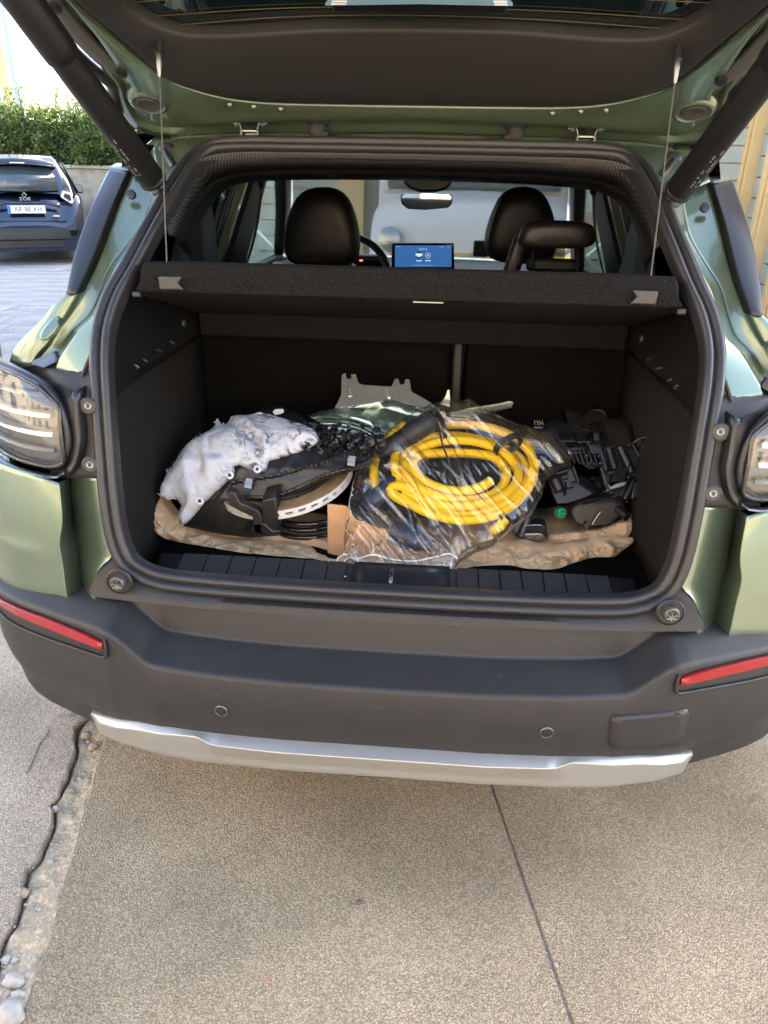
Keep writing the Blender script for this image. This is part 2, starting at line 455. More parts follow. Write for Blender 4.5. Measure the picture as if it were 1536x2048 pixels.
big = [((30, 1968), .017, 'pale egg shaped stone, upper one of the two biggest stones at the crack'),
       ((24, 2035), .026, 'largest rounded grey stone in the dirt at the bottom left corner'),
       ((186, 1498), .013, 'brown rounded stone just under the bumper corner in the dirt strip'),
       ((172, 1474), .013, 'tan stone wedged highest in the dirt strip below the silver bar'),
       ((37, 1998), .0135, 'flat pale stone lying between the two biggest stones'),
       ((50, 2006), .008, 'small white stone beside the flat pale stone'),
       ((12, 1922), .008, 'small grey stone just below the dark end of the crack'),
       ((30, 1922), .006, 'tiny pale stone right of the small grey stone by the crack'),
       ((196, 1490), .008, 'small brown stone touching the brown rounded one under the bumper'),
       ((113, 1620), .010, 'pale stone lodged at the bend of the crack halfway up'),
       ((46, 1790), .012, 'buff stone wedged where the crack narrows, left of the dirt strip')]
stone_b = mat('tan_stone', (.36, .27, .18), .85, bump=(50, .6, .004), var=(30, (.25, .19, .13), 5), spec=.3)
rub = [((178,1486),.006,'small tan stone between the two brown ones under the bumper corner'),((166,1492),.005,'small tan pebble at the top of the crack under the bumper'),
 ((160,1560),.006,'pale pebble in the upper middle of the dirt strip'),((168,1548),.005,'tiny pebble just above the pale pebble in the dirt strip'),((104,1725),.007,'buff pebble in the middle of the dirt strip'),
 ((18,1990),.007,'grey pebble at the very left edge beside the egg shaped stone'),((60,1985),.006,'tan pebble right of the egg shaped stone'),((52,1940),.005,'small pebble above and right of the egg shaped stone')]
big += rub
for i, (p, r, lb) in enumerate(big):
    c = zground(*p, -.012)
    tag(stone('stone', vv(c[0], c[1], -.012), r, i*3.7+1, stone_b if i in (2, 3, 8, 10) else stonem), lb, 'stone')
g = MB(); rnd = random.Random(4)
for k in range(900):
    i = rnd.randrange(14, 390); u = rnd.random()**.8*1.25-.33
    p = R_[i]*(1-u)+L_[i]*u
    r = rnd.choice([.0015, .002, .002, .003, .004])*rnd.uniform(.8, 1.3)
    c = vv(p[0]+rnd.uniform(-.01, .01), p[1]+rnd.uniform(-.01, .01), (.0015 if u < 0 else -.004-.008*u))
    V = [c+vv(dx*r*rnd.uniform(.7, 1.3), dy*r*rnd.uniform(.7, 1.3), dz*r*rnd.uniform(.5, 1)) for dx, dy, dz in [(1,0,0),(-1,0,0),(0,1,0),(0,-1,0),(0,0,1),(0,0,-1)]]
    g.add(V, [(0,2,4),(2,1,4),(1,3,4),(3,0,4),(2,0,5),(1,2,5),(3,1,5),(0,3,5)])
tag(g.build('gravel', stonem, None, smooth=0, fix=False), 'loose crumbs of gravel in the dirt strip beside the crack', 'gravel', None, 'stuff')
c = zground(1112, 1931, 0); tag(stone('pebble', vv(c[0], c[1], .0), .005, 77, stonem), 'single pale pebble lying on the joint between the slabs', 'pebble')
c = zground(536, 1964, 0); tag(stone('leaf_scrap', vv(c[0], c[1], .0), .004, 31, mat('orange_scrap', (.50, .20, .08), .8)), 'tiny orange scrap lying on the wide concrete slab', 'scrap')
c = zground(718, 1806, 0); tag(stone('dirt_clod', vv(c[0], c[1], -.001), .006, 12, mat('dark_clod', (.11, .085, .06), .95)), 'dark clod of dirt near the middle of the wide concrete slab', 'dirt')
gs_ = MB(); rg_ = random.Random(17)
for k in range(700):
    c = zground(rg_.uniform(60, 1530), rg_.uniform(1600, 2046), .0008); r = rg_.uniform(.0008, .0019)
    gs_.add([c+vv(dx*r, dy*r*rg_.uniform(.6, 1.2), dz*r*.7) for dx, dy, dz in [(1,0,0),(-1,0,0),(0,1,0),(0,-1,0),(0,0,1),(0,0,-1)]], [(0,2,4),(2,1,4),(1,3,4),(3,0,4),(2,0,5),(1,2,5),(3,1,5),(0,3,5)])
tag(gs_.build('grit', mat('dark_grit', (.16, .125, .09), .9, var=(40, (.5, .44, .35), 2, .5, .55)), None, smooth=0, fix=False), 'scattered loose grit on the concrete slabs', 'grit', None, 'stuff')
# paving beyond: long grey pavers laid in courses, left of the car
pr_ = random.Random(9)
Yc = 1.92; first = None
pav = {}
ang = R(3)
def paver(w_, d_, x, y):
    key = (round(w_, 2), round(d_, 2))
    if key not in pav:
        me = box('paver', (0, 0, 0), (w_, d_, .06), A_pave, None, bevel=.004)
        pav[key] = me; o = me
    else:
        o = pav[key].copy(); col.objects.link(o)
    o.location = (x, y, -.028+pr_.uniform(-.002, .002)); o.rotation_euler = (pr_.uniform(-.002, .002), pr_.uniform(-.002, .002), 0)
    o.parent = ground
    return o
rowi = 0
while Yc < 15:
    dep = [.30, .36, .42][rowi % 3]
    wd = [1.2, 1.5, 1.35][rowi % 3]
    x = -1.06-(rowi % 2)*.5 if Yc > 1.9 else -1.2
    lim = -2.6-.72*(Yc+1)
    while x > lim-1.5:
        if x-wd < -1.05: paver(wd-.008, dep-.008, x-wd/2, Yc+dep/2)
        x -= wd
    Yc += dep; rowi += 1
# plain concrete apron under and ahead of the car and to the right
slab('concrete_apron', [vv(-1.06, 12.5, 0), vv(1.6, 12.5, 0), vv(1.6, 26, 0), vv(-1.06, 26, 0)], A_pave)
slab('concrete_apron', [vv(-9, 15.3, 0), vv(-1.1, 15.3, 0), vv(-1.1, 30, 0), vv(-9, 30, 0)], A_pave)
slab('concrete_apron', [vv(-30, -30, -.004), vv(16, -30, -.004), vv(16, -5.0, -.004), vv(-30, -5.0, -.004)], A_pave, top=-.006)
slab('concrete_apron', [vv(-30, -5.0, 0), vv(-4.25, -5.0, 0), vv(-4.25, 1.85, 0), vv(-30, 1.85, 0)], A_pave, top=-.006)
# ================================================================== the green car
car = empty('parked_car', (0, 2.0, 0), 'green compact SUV with its tailgate open and a boot full of scrap parts', 'car')
def part(name, label=None): return None
# ---- seal and opening
SEALX = [(0,.654),(.20,.655),(.40,.659),(.47,.665),(.515,.680),(.545,.703),(.565,.755),(.576,.85),(.582,.94),(.590,1.02),(.598,1.09),(.601,1.145),(.590,1.20),(.568,1.25),(.548,1.30),(.522,1.37),(.500,1.43),(.478,1.462),(.445,1.481),(.39,1.489),(.25,1.491),(0,1.492)]
half = [vv(x, yop(z), z) for x, z in SEALX]
loop = half+[vv(-p[0], p[1], p[2]) for p in half[-2:0:-1]]
loop = cr(loop, 160, closed=True)
LC = vv(0, .35, 1.07)
def seal_frame(i, pts):
    n = len(pts)
    T = pts[(i+1) % n]-pts[i-1]; T /= np.linalg.norm(T)
    z = pts[i][2]; dz = .02
    f = (yop(z+dz)-yop(z-dz))/(2*dz)
    N = vv(0, -1, f); N /= np.linalg.norm(N)
    B = np.cross(N, T); B /= np.linalg.norm(B)
    if B@(LC-pts[i]) < 0: B = -B
    return B, N
PROF = [(0, -.012), (-.003, -.002), (-.002, .006), (.004, .011), (.010, .011), (.0145, .006), (.017, .003), (.020, .006), (.025, .013), (.031, .014), (.036, .010), (.038, .002), (.038, -.02)]
rows = []
for i in range(len(loop)):
    B, N = seal_frame(i, loop)
    rows.append([loop[i]+B*a+N*b for a, b in PROF])
rows.append(rows[0])
loft('weather_seal', [[r[j] for r in rows] for j in range(len(PROF))], K['rubber'], car, smooth=70)
inner = [r[-1] for r in rows[:-1]]           # inner rim of the seal
def seal_at(z, side=1, off=0, yo=0):
    zs = [p[1] for p in SEALX[4:]]; xs = [p[0] for p in SEALX[4:]]
    return vv(side*(np.interp(z, zs, xs)+off), yop(z)+yo, z)

# ---- bumper
def yb(x):
    return float(np.interp(abs(x), [0,.2,.35,.45,.55,.65,.72,.78,.83,.88,.92,.945,.962], [0,.002,.012,.027,.055,.099,.130,.158,.188,.23,.29,.37,.50]))
RX = [0,.25,.40,.450,.470,.495,.525,.545,.575,.66,.75,.85,.962]           # ridge height over x
RZ = [.556,.556,.556,.557,.563,.582,.602,.609,.610,.606,.602,.597,.594]
IXD = [.108,.108,.108,.108,.107,.103,.098,.094,.085,.065,.055,.045,.04]   # how far the step reaches forward of the ridge
IZ = [.566,.566,.566,.567,.574,.596,.620,.628,.630,.622,.612,.602,.598]
xs = list(np.linspace(0, .43, 10))+list(np.linspace(.44, .60, 24))+list(np.linspace(.63, .80, 7))+[.83, .86, .89, .915, .935, .95, .962]
def bump_cols(side):
    colsb = []
    for x in xs:
        y = yb(x); zr = np.interp(x, RX, RZ); dd = np.interp(x, RX, IXD); zi = np.interp(x, RX, IZ)
        bo = np.interp(x, [0,.80,.86,.92,.962], [0,0,.01,.06,.16])       # bottom rises to the wheel arch
        zb = .352+bo*.35
        c = [vv(x, y+.10, .285+bo*.6), vv(x, y+.035, .300+bo*.6), vv(x, y+.012+.02*(x > .62), zb), vv(x, y-.002, .43+bo*.1), vv(x, y-.004, .50), vv(x, y+.004, zr)]
        ztop = np.interp(x, [0,.50,.56,.60,.64,.962], [.634,.634,.634,.632,.618,.60])
        c += [vv(x, y+dd, zi), vv(x, y+dd+.012, max(ztop, zi+.001)), vv(x, y+dd+.05, max(ztop, zi+.001)+.006)]
        c = fillet(c, [0,.02,.015,.03,.03,.009,.006,.005,0], 3)
        for p in c: p[0] *= side
        colsb.append(c)
    return colsb
cb = bump_cols(1); ca = bump_cols(-1)
allc = ca[::-1]+cb[1:]
bumper = loft('rear_bumper', [[c[i] for c in allc] for i in range(len(allc[0]))], K['plastic'], car, smooth=40, solid=.004)
# ---- silver bar: facets from traced lines, then mirrored
def barrow(pts, Yf):
    out = []
    for p in pts:
        lo = 0
        for _ in range(30):
            q = at(p[0], p[1], Y=lo); lo = Yf(q[0])
        out.append(at(p[0], p[1], Y=lo))
    return out
# y of the bar's ridge stands a little proud of the bumper skin
def barline(tab, dtab, xe):
    T = np.array(tab); D_ = np.array(dtab); out = []
    for x in np.unique(np.r_[np.linspace(0, xe, 60), .318, .335, .362, .372]):
        if x > xe: continue
        d_ = np.interp(x, D_[:, 0], D_[:, 1])
        out.append(vv(x, yb(x)+d_, np.interp(x, T[:, 0], T[:, 1])-.97*d_))
    return rs(out, 140) if False else out
def barfix(rows_):
    n = max(len(r) for r in rows_)
    return [r+[r[-1].copy() for _ in range(n-len(r))] for r in rows_]
tT = [(0,.423),(.2,.4205),(.335,.417),(.42,.413),(.50,.403),(.628,.3725)]
tR = [(0,.388),(.318,.385),(.335,.387),(.362,.400),(.372,.4005),(.50,.384),(.62,.357)]
tM = [(0,.364),(.318,.361),(.372,.362),(.50,.350),(.62,.340)]
tB = [(0,.341),(.23,.338),(.317,.335),(.455,.330),(.53,.328),(.62,.326)]
t_ = barline(tT, [(0,0),(.55,0),(.628,.002)], .628)
rg_ = barline(tR, [(0,-.028),(.318,-.027),(.372,-.014),(.56,-.013),(.60,-.009),(.62,.0)], .620)
md_ = barline(tM, [(0,-.013),(.318,-.012),(.56,-.009),(.60,-.006),(.62,.002)], .618)
bo_ = barline(tB, [(0,-.014),(.318,-.012),(.56,-.008),(.60,-.002),(.62,.008)], .612)
hr = barfix([[p+vv(0, .012, .003) for p in t_], t_, rg_, md_, bo_, [p+vv(0, .022, -.012) for p in bo_], [p+vv(0, .06, -.012) for p in bo_]])
full = [mir(r[1:])[::-1]+r for r in hr]
loft('silver_bar', full, K['silver'], car, fil=[0, .002, .003, .008, .010, .010, 0], smooth=30, solid=.004)
for s in (-1, 1):
    e = [r[-1]*vv(s, 1, 1) for r in hr[1:6]]
    mesh('bar_end_cap', [e[0], e[1], e[2], e[3], e[4], (e[0]+e[4])/2+vv(0, .05, 0)], [(0, 1, 2, 3, 4, 5)], K['silver'], car, solid=.002)
# ---- reflectors, sensors, tow cover on the bumper
def onb(x, z, off=0):  # a point on the bumper skin
    return vv(x, yb(x)-.003+off, z)
for s in (-1, 1):
    xr = np.linspace(.553, .93, 20)
    zt = np.interp(xr, [.553,.60,.70,.80,.88], [.590,.594,.594,.588,.578])
    zb_ = np.interp(xr, [.553,.60,.70,.80,.88], [.572,.570,.569,.568,.566])
    rows = [[onb(x, z, .002) for x, z in zip(xr, zt)], [onb(x, z-.002, -.005) for x, z in zip(xr, zt)], [onb(x, z+.002, -.005) for x, z in zip(xr, zb_)], [onb(x, z, .002) for x, z in zip(xr, zb_)]]
    rows = [[p*vv(s, 1, 1) for p in r] for r in rows]
    loft('reflector', rows, K['red'], car, smooth=40, solid=.004)
    zl = np.interp(xr, [.553,.60,.70,.80,.88], [.556,.552,.544,.54,.54])
    rim_ = [onb(.549, .594, .002)]+[onb(.546, .578, -.0005), onb(.549, .556, -.0015)]+[onb(x, z-.004, -.0015) for x, z in zip(xr[1:], zl[1:])]
    tube('pocket_rim', [p*vv(s, 1, 1) for p in cr(rim_, 50)], .0032, K['plastic'], car, seg=8)
for s in (-1, 1):
    c = onb(.311, .481, 0)*vv(s, 1, 1)
    ps = MB().lathe(c, (s*.06, -1, .0), [(.0135, -.004), (.0135, .0035), (.0115, .005), (.0105, .0035), (.0105, .002)], 28).build('parking_sensor', K['lampgrey'], car, smooth=40)
    MB().lathe(c, (s*.06, -1, 0), [(.0095, -.002), (.0095, .003), (.004, .0042), (0, .0044)], 24).build('sensor_face', K['satin'], ps, smooth=40)
tc0 = [at(*p, Y=0) for p in [(1228,1430),(1372,1421),(1379,1430),(1367,1480),(1352,1491),(1228,1494),(1216,1484),(1221,1440)]]
tco = [vv(p[0]*1.0, yb(p[0]), p[2]) for p in [at(q[0], q[1], Y=yb(at(q[0], q[1], Y=.03)[0])) for q in [(1228,1430),(1372,1421),(1379,1430),(1367,1480),(1352,1491),(1228,1494),(1216,1484),(1221,1440)]]]
def face_patch(name, outl, off, th, m, parent, nx=10, **kw):
    """outline patch following the bumper skin, with thickness: fan of strips"""
    P = rs(outl+[outl[0]], 41)[:-1]
    c = sum(P)/len(P)
    V = [c]; 
    for k in range(1, 5):
        V += [c+(p-c)*k/4 for p in P]
    n = len(P)
    for v in V: v[1] = yb(v[0])-.003+off
    F = [(0, 1+i, 1+(i+1) % n) for i in range(n)]
    for k in range(3):
        F += [(1+k*n+i, 1+(k+1)*n+i, 1+(k+1)*n+(i+1) % n, 1+k*n+(i+1) % n) for i in range(n)]
    return mesh(name, V, F, m, parent, solid=th, **kw)
tcg = [ (p-sum(tco)/8)*1.035+sum(tco)/8 for p in tco]
face_patch('tow_cover_gap', tcg, -.0012, .001, K['satin'], car)
tow = face_patch('tow_cover', tco, -.003, .002, K['plastic'], car)
box('pry_slot', vv(tco[1][0]-.022, yb(tco[1][0]-.02)-.0065, tco[1][2]-.002), (.014, .002, .004), K['gloss'], tow, bevel=0)

# ---- lower body: sill cover between the seal and the bumper
ra = [onop(226,1116, .01), onop(240,1135,.01), onop(262,1152,.01), onop(290,1164,.01), onop(340,1174,.012), onop(400,1183,.012), onop(560,1197,.012), onop(775,1211,.012)]
xs_ra = [.600,.602,.600,.560,.47,.38,.20,0]
rb = [at(196,1142,Y=.155), at(193,1160,Y=.152), vv(-.605,.146,.652), vv(-.55,.140,.650), vv(-.46,.134,.648), vv(-.36,.130,.646), vv(-.2,.128,.645), vv(0,.127,.645)]
rbm = [at(190,1172,Y=.150), vv(-.610,.147,.654), vv(-.603,.141,.641), vv(-.55,.135,.638), vv(-.46,.129,.636), vv(-.36,.125,.634), vv(-.2,.123,.633), vv(0,.122,.633)]
def sy(rows_):   # mirror half rows given for the left side, running outwards to centre
    out = []
    for r in rows_:
        r = [p.copy() for p in r]; r[-1][0] = 0
        r = cr(r, 40)
        out.append(r+mir(r[:-1])[::-1])
    return out
r3 = sy([[p+vv(0, .03, .01) for p in ra], ra, rb, rbm, [p+vv(0, .035, -.004) for p in rbm]])
sill_cover = loft('sill_cover', r3, K['plastic'], car, smooth=50, solid=.002)
gl_ = cr([p.copy() for p in rb[3:]], 40); gl_[-1][0] = 0
tube('cover_joint', [p+vv(0, -.0005, .0) for p in gl_]+[p+vv(0, -.0005, 0) for p in mir(gl_[:-1])[::-1]], .0016, K['gloss'], car, seg=6)
for s in (-1, 1):
    c = at(236, 1168, Y=.128)*vv(-s if s > 0 else 1, 1, 1)
    c = vv(s*.535, .128, .684)
    bs = MB().lathe(c, (0, -1, .12), [(.027, .003), (.0245, .0045), (.0225, .002), (.022, -.004), (.0, -.004)], 32).build('stop_cup', K['satin'], car, smooth=45)
    MB().lathe(c, (0, -1, .12), [(.0155, -.004), (.0155, .013), (.0135, .016), (.0115, .0165), (.010, .0155), (0, .0155)], 28).build('bump_stop', K['lampgrey'], bs, smooth=40)
    g = MB()
    for k in range(6):
        a = k*math.pi/3
        g.box(c+vv(math.cos(a)*.0075, -.0165, math.sin(a)*.0075-.002), (.004, .003, .0018), rotm(0, math.degrees(-a), 0))
    g.build('stop_cross', K['satin'], bs, bevel=0)

# ---- green rear quarter: inner strip, flap and outer panel
def mrg(name, rows, m, n=24, parent=car, **kw):
    rows = [cr(r, n) for r in rows]
    out = []
    for s in (1, -1):
        out.append(loft(name, rows if s > 0 else [mir(r) for r in rows], m, parent, **kw))
    return out
e_in = [onop(197,952,.012), onop(204,1017,.012), onop(218,1089,.012), onop(240,1133,.014), onop(226,1150,.02)]
e_in2 = [at(197,950,Y=.205), at(203,1017,Y=.19), at(216,1085,Y=.175), at(224,1112,Y=.168), at(200,1136,Y=.158), at(191,1180,Y=.150), at(189,1200,Y=.146)]
e_mid = [at(138,953,Y=.238), at(148,1052,Y=.222), at(156,1100,Y=.212), at(160,1140,Y=.202), at(163,1165,Y=.196), at(164,1185,Y=.190), at(162,1199,Y=.176)]
e_flap = [at(116,966,Y=.203), at(122,1048,Y=.182), at(117,1089,Y=.176), at(124,1135,Y=.170), at(130,1180,Y=.162), at(134,1200,Y=.160), at(138,1216,Y=.158)]
mrg('inner_strip', [[p+vv(.02, .03, 0) for p in e_in2], e_in2, e_mid], K['paint'], smooth=60, solid=.002)
def yq(x, z):
    return float(np.interp(abs(x), [.655,.70,.76,.82,.87,.91,.94,.962], [.160,.170,.188,.212,.245,.29,.35,.45]))+(z-.596)*.13
xq = [.70,.735,.77,.81,.85,.885,.915,.94,.955,.962]
e_f = cr(e_flap, 24)
rowsq = [[p*vv(-1, 1, 1)*vv(-1,1,1) for p in e_f]]
for x in xq:
    zt = np.interp(x, [.70,.80,.962], [.870,.876,.892]); zb2 = np.interp(x, [.70,.962], [.594,.590])
    r = []
    for k in range(24):
        u = k/23; z = zt*(1-u)+zb2*u
        b = -.006*math.sin(math.pi*(z-zb2)/(zt-zb2))*np.interp(x, [.66,.72,.962], [0,1,1])-.004*math.exp(-((z-.70)/.018)**2)*np.interp(x, [.70,.76,.962], [0,1,1])
        r.append(vv(-x, yq(x, z)+b, z))
    rowsq.append(r)
midf = [ (a*.5+b*.5)+vv(-.006, .004, 0) for a, b in zip(cr(e_mid, 24), e_f)]
for s in (1, -1):
    rr = [cr(e_mid, 24), [p+vv(.0, .004, 0) for p in e_f], e_f]
    loft('panel_flange', [[p*vv(s, 1, 1) for p in r] for r in rr], K['paint'], car, smooth=60, solid=.002)
    rr = [[p+vv(.003, .006, 0) for p in e_f]]+rowsq
    loft('quarter_panel', [[p*vv(s, 1, 1) for p in r] for r in rr], K['paint'], car, smooth=40, solid=.003)
# ---- lamp bracket, screws
bk_out = [at(60,729,Y=.33), at(84,735,Y=.31), at(108,745,Y=.285), at(124,770,Y=.262), at(140,786,Y=.245), at(142,830,Y=.235), at(148,880,Y=.225), at(142,930,Y=.22), at(138,955,Y=.218)]
bk_in = [at(176,724,Y=.295), at(180,735,Y=.288), at(183,756,Y=.27), at(184,775,Y=.262), at(185,800,Y=.252), at(189,844,Y=.236), at(193,890,Y=.220), at(196,940,Y=.206), at(197,957,Y=.203)]
bk_in2 = [p+vv(.02, .03, 0) for p in bk_in]
bk_mid = [ (a*.45+b*.55)+vv(0, .004, 0) for a, b in zip(bk_out, bk_in)]
mrg('lamp_bracket', [[p+vv(-.06, .035, -.02) for p in bk_out], bk_out, bk_mid, bk_in, bk_in2], K['plastic'], smooth=50, solid=.002)
for s in (1, -1):
    P_ = [at(62,729,Y=.32), at(64,722,Y=.335), at(106,704,Y=.335), at(114,723,Y=.30), at(86,738,Y=.298)]
    prism('bracket_upstand', [p*vv(s, 1, 1) for p in P_], (0, .02, .0), K['satin'], car, bevel=.003)
    tube('bracket_rib', [at(164,752,Y=.275)*vv(s,1,1), at(176,724,Y=.285)*vv(s,1,1), at(184,706,Y=.295)*vv(s,1,1)], .004, K['plastic'], car, seg=8)
# upright guard beside the lamp
gd_a = [at(140,788,Y=.236), at(148,800,Y=.226), at(152,850,Y=.214), at(155,885,Y=.208), at(146,925,Y=.206), at(134,942,Y=.208)]
gd_b = [at(158,778,Y=.240), at(161,800,Y=.234), at(166,850,Y=.222), at(168,885,Y=.214), at(156,930,Y=.211), at(138,953,Y=.212)]
mrg('lamp_guard', [[p+vv(.0, .035, 0) for p in gd_a], gd_a, [ (a+b)/2+vv(0,-.004,0) for a, b in zip(gd_a, gd_b)], gd_b, [p+vv(.002, .03, 0) for p in gd_b]], K['satin'], smooth=50, solid=.002)
for s in (1, -1):
    for (x, y, z) in ((.593, .232, 1.011), (.592, .200, .902)):
        c = vv(s*x, y-.004, z)
        cup = MB().lathe(c, (0, -1, .25), [(.0165, .002), (.0135, .003), (.0125, -.004), (0, -.004)], 24).build('screw_cup', K['satin'], car, smooth=40)
        MB().lathe(c, (0, -1, .25), [(.0085, -.004), (.0085, .001), (.006, .003), (.004, .002), (.003, -.001), (0, -.001)], 20).build('screw_head', K['zinc'], cup, smooth=40)
# ---- tail lamps
def yl(x, z): return float(np.interp(abs(x), [.645,.70,.75,.80,.84,.87,.90,.935], [.215,.222,.242,.272,.304,.335,.375,.46]))+(z-.95)*.12
xl = [.650,.665,.69,.72,.755,.79,.825,.86,.89,.915,.93]
lt = np.interp(xl, [.65,.665,.69,.73,.80,.93], [1.005,1.022,1.043,1.058,1.066,1.070])
lb = np.interp(xl, [.65,.665,.69,.73,.80,.93], [.900,.890,.886,.886,.886,.890])
for s in (1, -1):
    rows = []; rowh = []
    for x, a, b in zip(xl, lt, lb):
        c = []; h = []
        for k in range(13):
            u = k/12; z = a*(1-u)+b*u
            bul = .022*math.sin(math.pi*u)**.6*np.interp(x, [.65,.68,.93], [.25,1,1])
            c.append(vv(s*x, yl(x, z)-bul, z)); h.append(vv(s*(x-.004*(u-.5)), yl(x, z)+.012, z))
        rows.append(c); rowh.append(h)
    hs = loft('tail_lamp', rowh, K['lampgrey'], car, smooth=50, solid=.03, offset=-1)
    loft('lamp_lens', rows, K['lens'], hs, smooth=60)
    # chrome reflector bowls and light guides behind the lens
    for zc, th in ((1.030, .012), (.992, .020), (.955, .020), (.922, .012)):
        pts = [vv(s*x, yl(x, zc)+.001, zc-.006*(x-.66)*4) for x in np.linspace(.672, .905, 12)]
        rr = [[p+vv(0, .010, th/2) for p in pts], [p+vv(0, 0, th/2*.7) for p in pts], [p+vv(0, .004, 0) for p in pts], [p+vv(0, -.001, -th/2*.7) for p in pts], [p+vv(0, .010, -th/2) for p in pts]]
        loft('light_guide', rr, K['steel'] if th > .015 else K['zinc'], hs, smooth=60)
    # bezel frame round the lens
    bz = [rows[0][k] for k in range(13)]
    top = [r[0] for r in rows]; bot = [r[-1] for r in rows]
    path = cr(top[::-1]+bz[1:-1]+bot, 60)
    tube('lamp_bezel', [p+vv(0, .004, 0) for p in path], .0055, K['gloss'], hs, seg=8)
    tube('bezel_gap', [p+vv(0, .012, 0)+vv(0, 0, .0) for p in cr([p+vv(-s*.006, 0, (-.006 if i > 16 else 0)) for i, p in enumerate(path[::4])], 50)], .009, K['satin'], hs, seg=8)
    # painted lip under the lamp
    lipr = [[vv(s*x, yl(x, b)-.004, b-.012) for x, b in zip(xl, lb)], [vv(s*x, yl(x, b)-.012, b-.020) for x, b in zip(xl, lb)], [vv(s*x, yl(x, b)+.006, b-.026) for x, b in zip(xl, lb)]]
    loft('lamp_lip', lipr, K['gloss'], hs, smooth=50, solid=.003)
# ---- rear pillars: outer skin, gutter and black spoiler cheek
L0 = [onop(232,326,.11), onop(222,333,.11), onop(179,420,.10), onop(149,508,.097), onop(131,586,.095), onop(112,602,.10), onop(80,640,.115), onop(44,676,.13), onop(22,706,.14), onop(16,730,.15)]
L1 = [onop(268,330,.10), onop(258,340,.10), onop(230,402,.10), onop(186,520,.10), onop(156,588,.10), onop(132,628,.11), onop(112,656,.115), onop(92,690,.12), onop(70,716,.125), onop(58,735,.125)]
L3 = [onop(332,340,.05), onop(318,372,.045), onop(296,440,.035), onop(256,500,.03), onop(228,540,.03), onop(190,628,.03), onop(160,658,.03), onop(136,692,.03), onop(116,723,.03), onop(110,742,.03)]
L2 = [onop(326,340,.10), onop(311,372,.12), onop(288,440,.125), onop(248,500,.13), onop(219,540,.135), onop(182,628,.14), onop(152,656,.14), onop(128,690,.14), onop(110,722,.13), onop(104,740,.13)]
L4 = [onop(352,352,.012), onop(342,372,.012), onop(303,446,.012), onop(270,512,.012), onop(236,575,.012), onop(212,620,.012), onop(199,650,.012), onop(188,690,.012), onop(184,730,.012), onop(184,760,.012)]
def gut(a, b, u, off): return [p*(1-u)+q*u+vv(0, off, 0) for p, q in zip(a, b)]
rows = [[p+vv(-.004, .16, 0) for p in L0], L0, gut(L0, L1, .5, -.006), L1, gut(L1, L2, .12, .012), L2, L3, L4, [p+vv(.02, .03, 0) for p in L4]]
mrg('rear_pillar', rows, K['paint'], n=44, fil=[0,.006,.01,.005,.006,.006,.003,.003,0], smooth=45, solid=.002)
# spoiler cheek (black trim along the pillar)
c0 = [onop(221,334,.10), onop(179,421,.092), onop(148,510,.088), onop(131,587,.086)]
c1 = [onop(256,342,.088), onop(228,404,.085), onop(184,520,.083), onop(152,588,.083)]
rows = [[p+vv(-.003, .06, 0) for p in c0], c0, gut(c0, c1, .5, -.004), c1, [p+vv(.004, .03, 0) for p in c1]]
for o in mrg('spoiler_cheek', rows, K['satin'], n=30, fil=[0,.004,.01,.004,0], smooth=50, solid=.003): pass
# recessed pocket pad and drain hole on the gutter
for s in (1, -1):
    q = onop(262, 388, .09); c = vv(-s*q[0], q[1], q[2])
    MB().lathe(c, (0, -1, .5), [(.010, -.006), (.010, .0008), (.008, .0014), (0, .0014)], 20).build('drain_plug', K['satin'], car, smooth=40)
    P_ = [onop(*p, .10) for p in [(88,655),(108,632),(120,636),(124,648),(112,664),(96,680),(84,682),(80,670)]]
    P_ = [p+vv(0, -.007, 0) for p in P_]
    prism('pillar_pad', [p*vv(-s*-1 if s > 0 else -1, 1, 1) for p in P_], (0, .02, 0), K['paint'], car, bevel=.005, smooth=60)
    # buffer and strut pivot by the upper corner of the opening
    ctr = onop(334, 303, .06); c = ctr*vv(1 if s > 0 else -1, 1, 1)
    b = MB().lathe(c, (0, -.9, .35), [(.020, -.02), (.020, .004), (.017, .010), (.010, .013), (0, .013)], 24).build('buffer', K['rubber'], car, smooth=50)
    e = onop(350, 335, .03)*vv(1 if s > 0 else -1, 1, 1)
    tube('buffer_stem', [c+vv(0, -.012, .002), (c+e)/2+vv(0, -.012, 0), e], [.006, .008, .009], K['rubber'], b, seg=10)
# corner sheet metal above the opening (roof rear edge)
ct = [onop(x, y, .05) for x, y in [(300,300),(330,284),(380,276),(520,270),(770,268)]]
cm = [onop(x, y, .03) for x, y in [(318,372),(350,316),(395,292),(520,281),(770,279)]]
cb_ = [onop(x, y, .012) for x, y in [(342,372),(362,328),(415,295),(520,286),(770,284)]]
rr = sy([[p+vv(0, .08, .02) for p in ct], ct, cm, cb_, [p+vv(0, .02, -.01) for p in cb_]])
loft('roof_flange', rr, K['paint'], car, fil=[0,.015,.015,.005,0], smooth=60, solid=.002)
for s in (1, -1):
    a = [onop(*p, .085) for p in [(258,338),(285,296),(300,285),(330,282)]]
    b = [onop(*p, .05) for p in [(318,375),(322,345),(330,325),(352,315)]]
    rr = [[p+vv(0, .06, .02) for p in cr(a, 16)], cr(a, 16), [ (p+q)/2+vv(0, .02, 0) for p, q in zip(cr(a, 16), cr(b, 16))], cr(b, 16)]
    loft('hinge_corner', [[p*vv(s, 1, 1) for p in r] for r in rr], K['paint'], car, fil=[0,.01,.02,0], smooth=60, solid=.002)
# ---- tailgate, raised: everything on or near the plane z + .45 y = c
def tg(px, py, c=1.86): return at(px, py, P=(0, .45, 1, c))
TN = vv(0, .45, 1)/np.linalg.norm(vv(0, .45, 1))       # up-forward normal of the raised gate
gate = None
def onplane(x, y, c=1.86): return vv(x, y, c-.45*y)
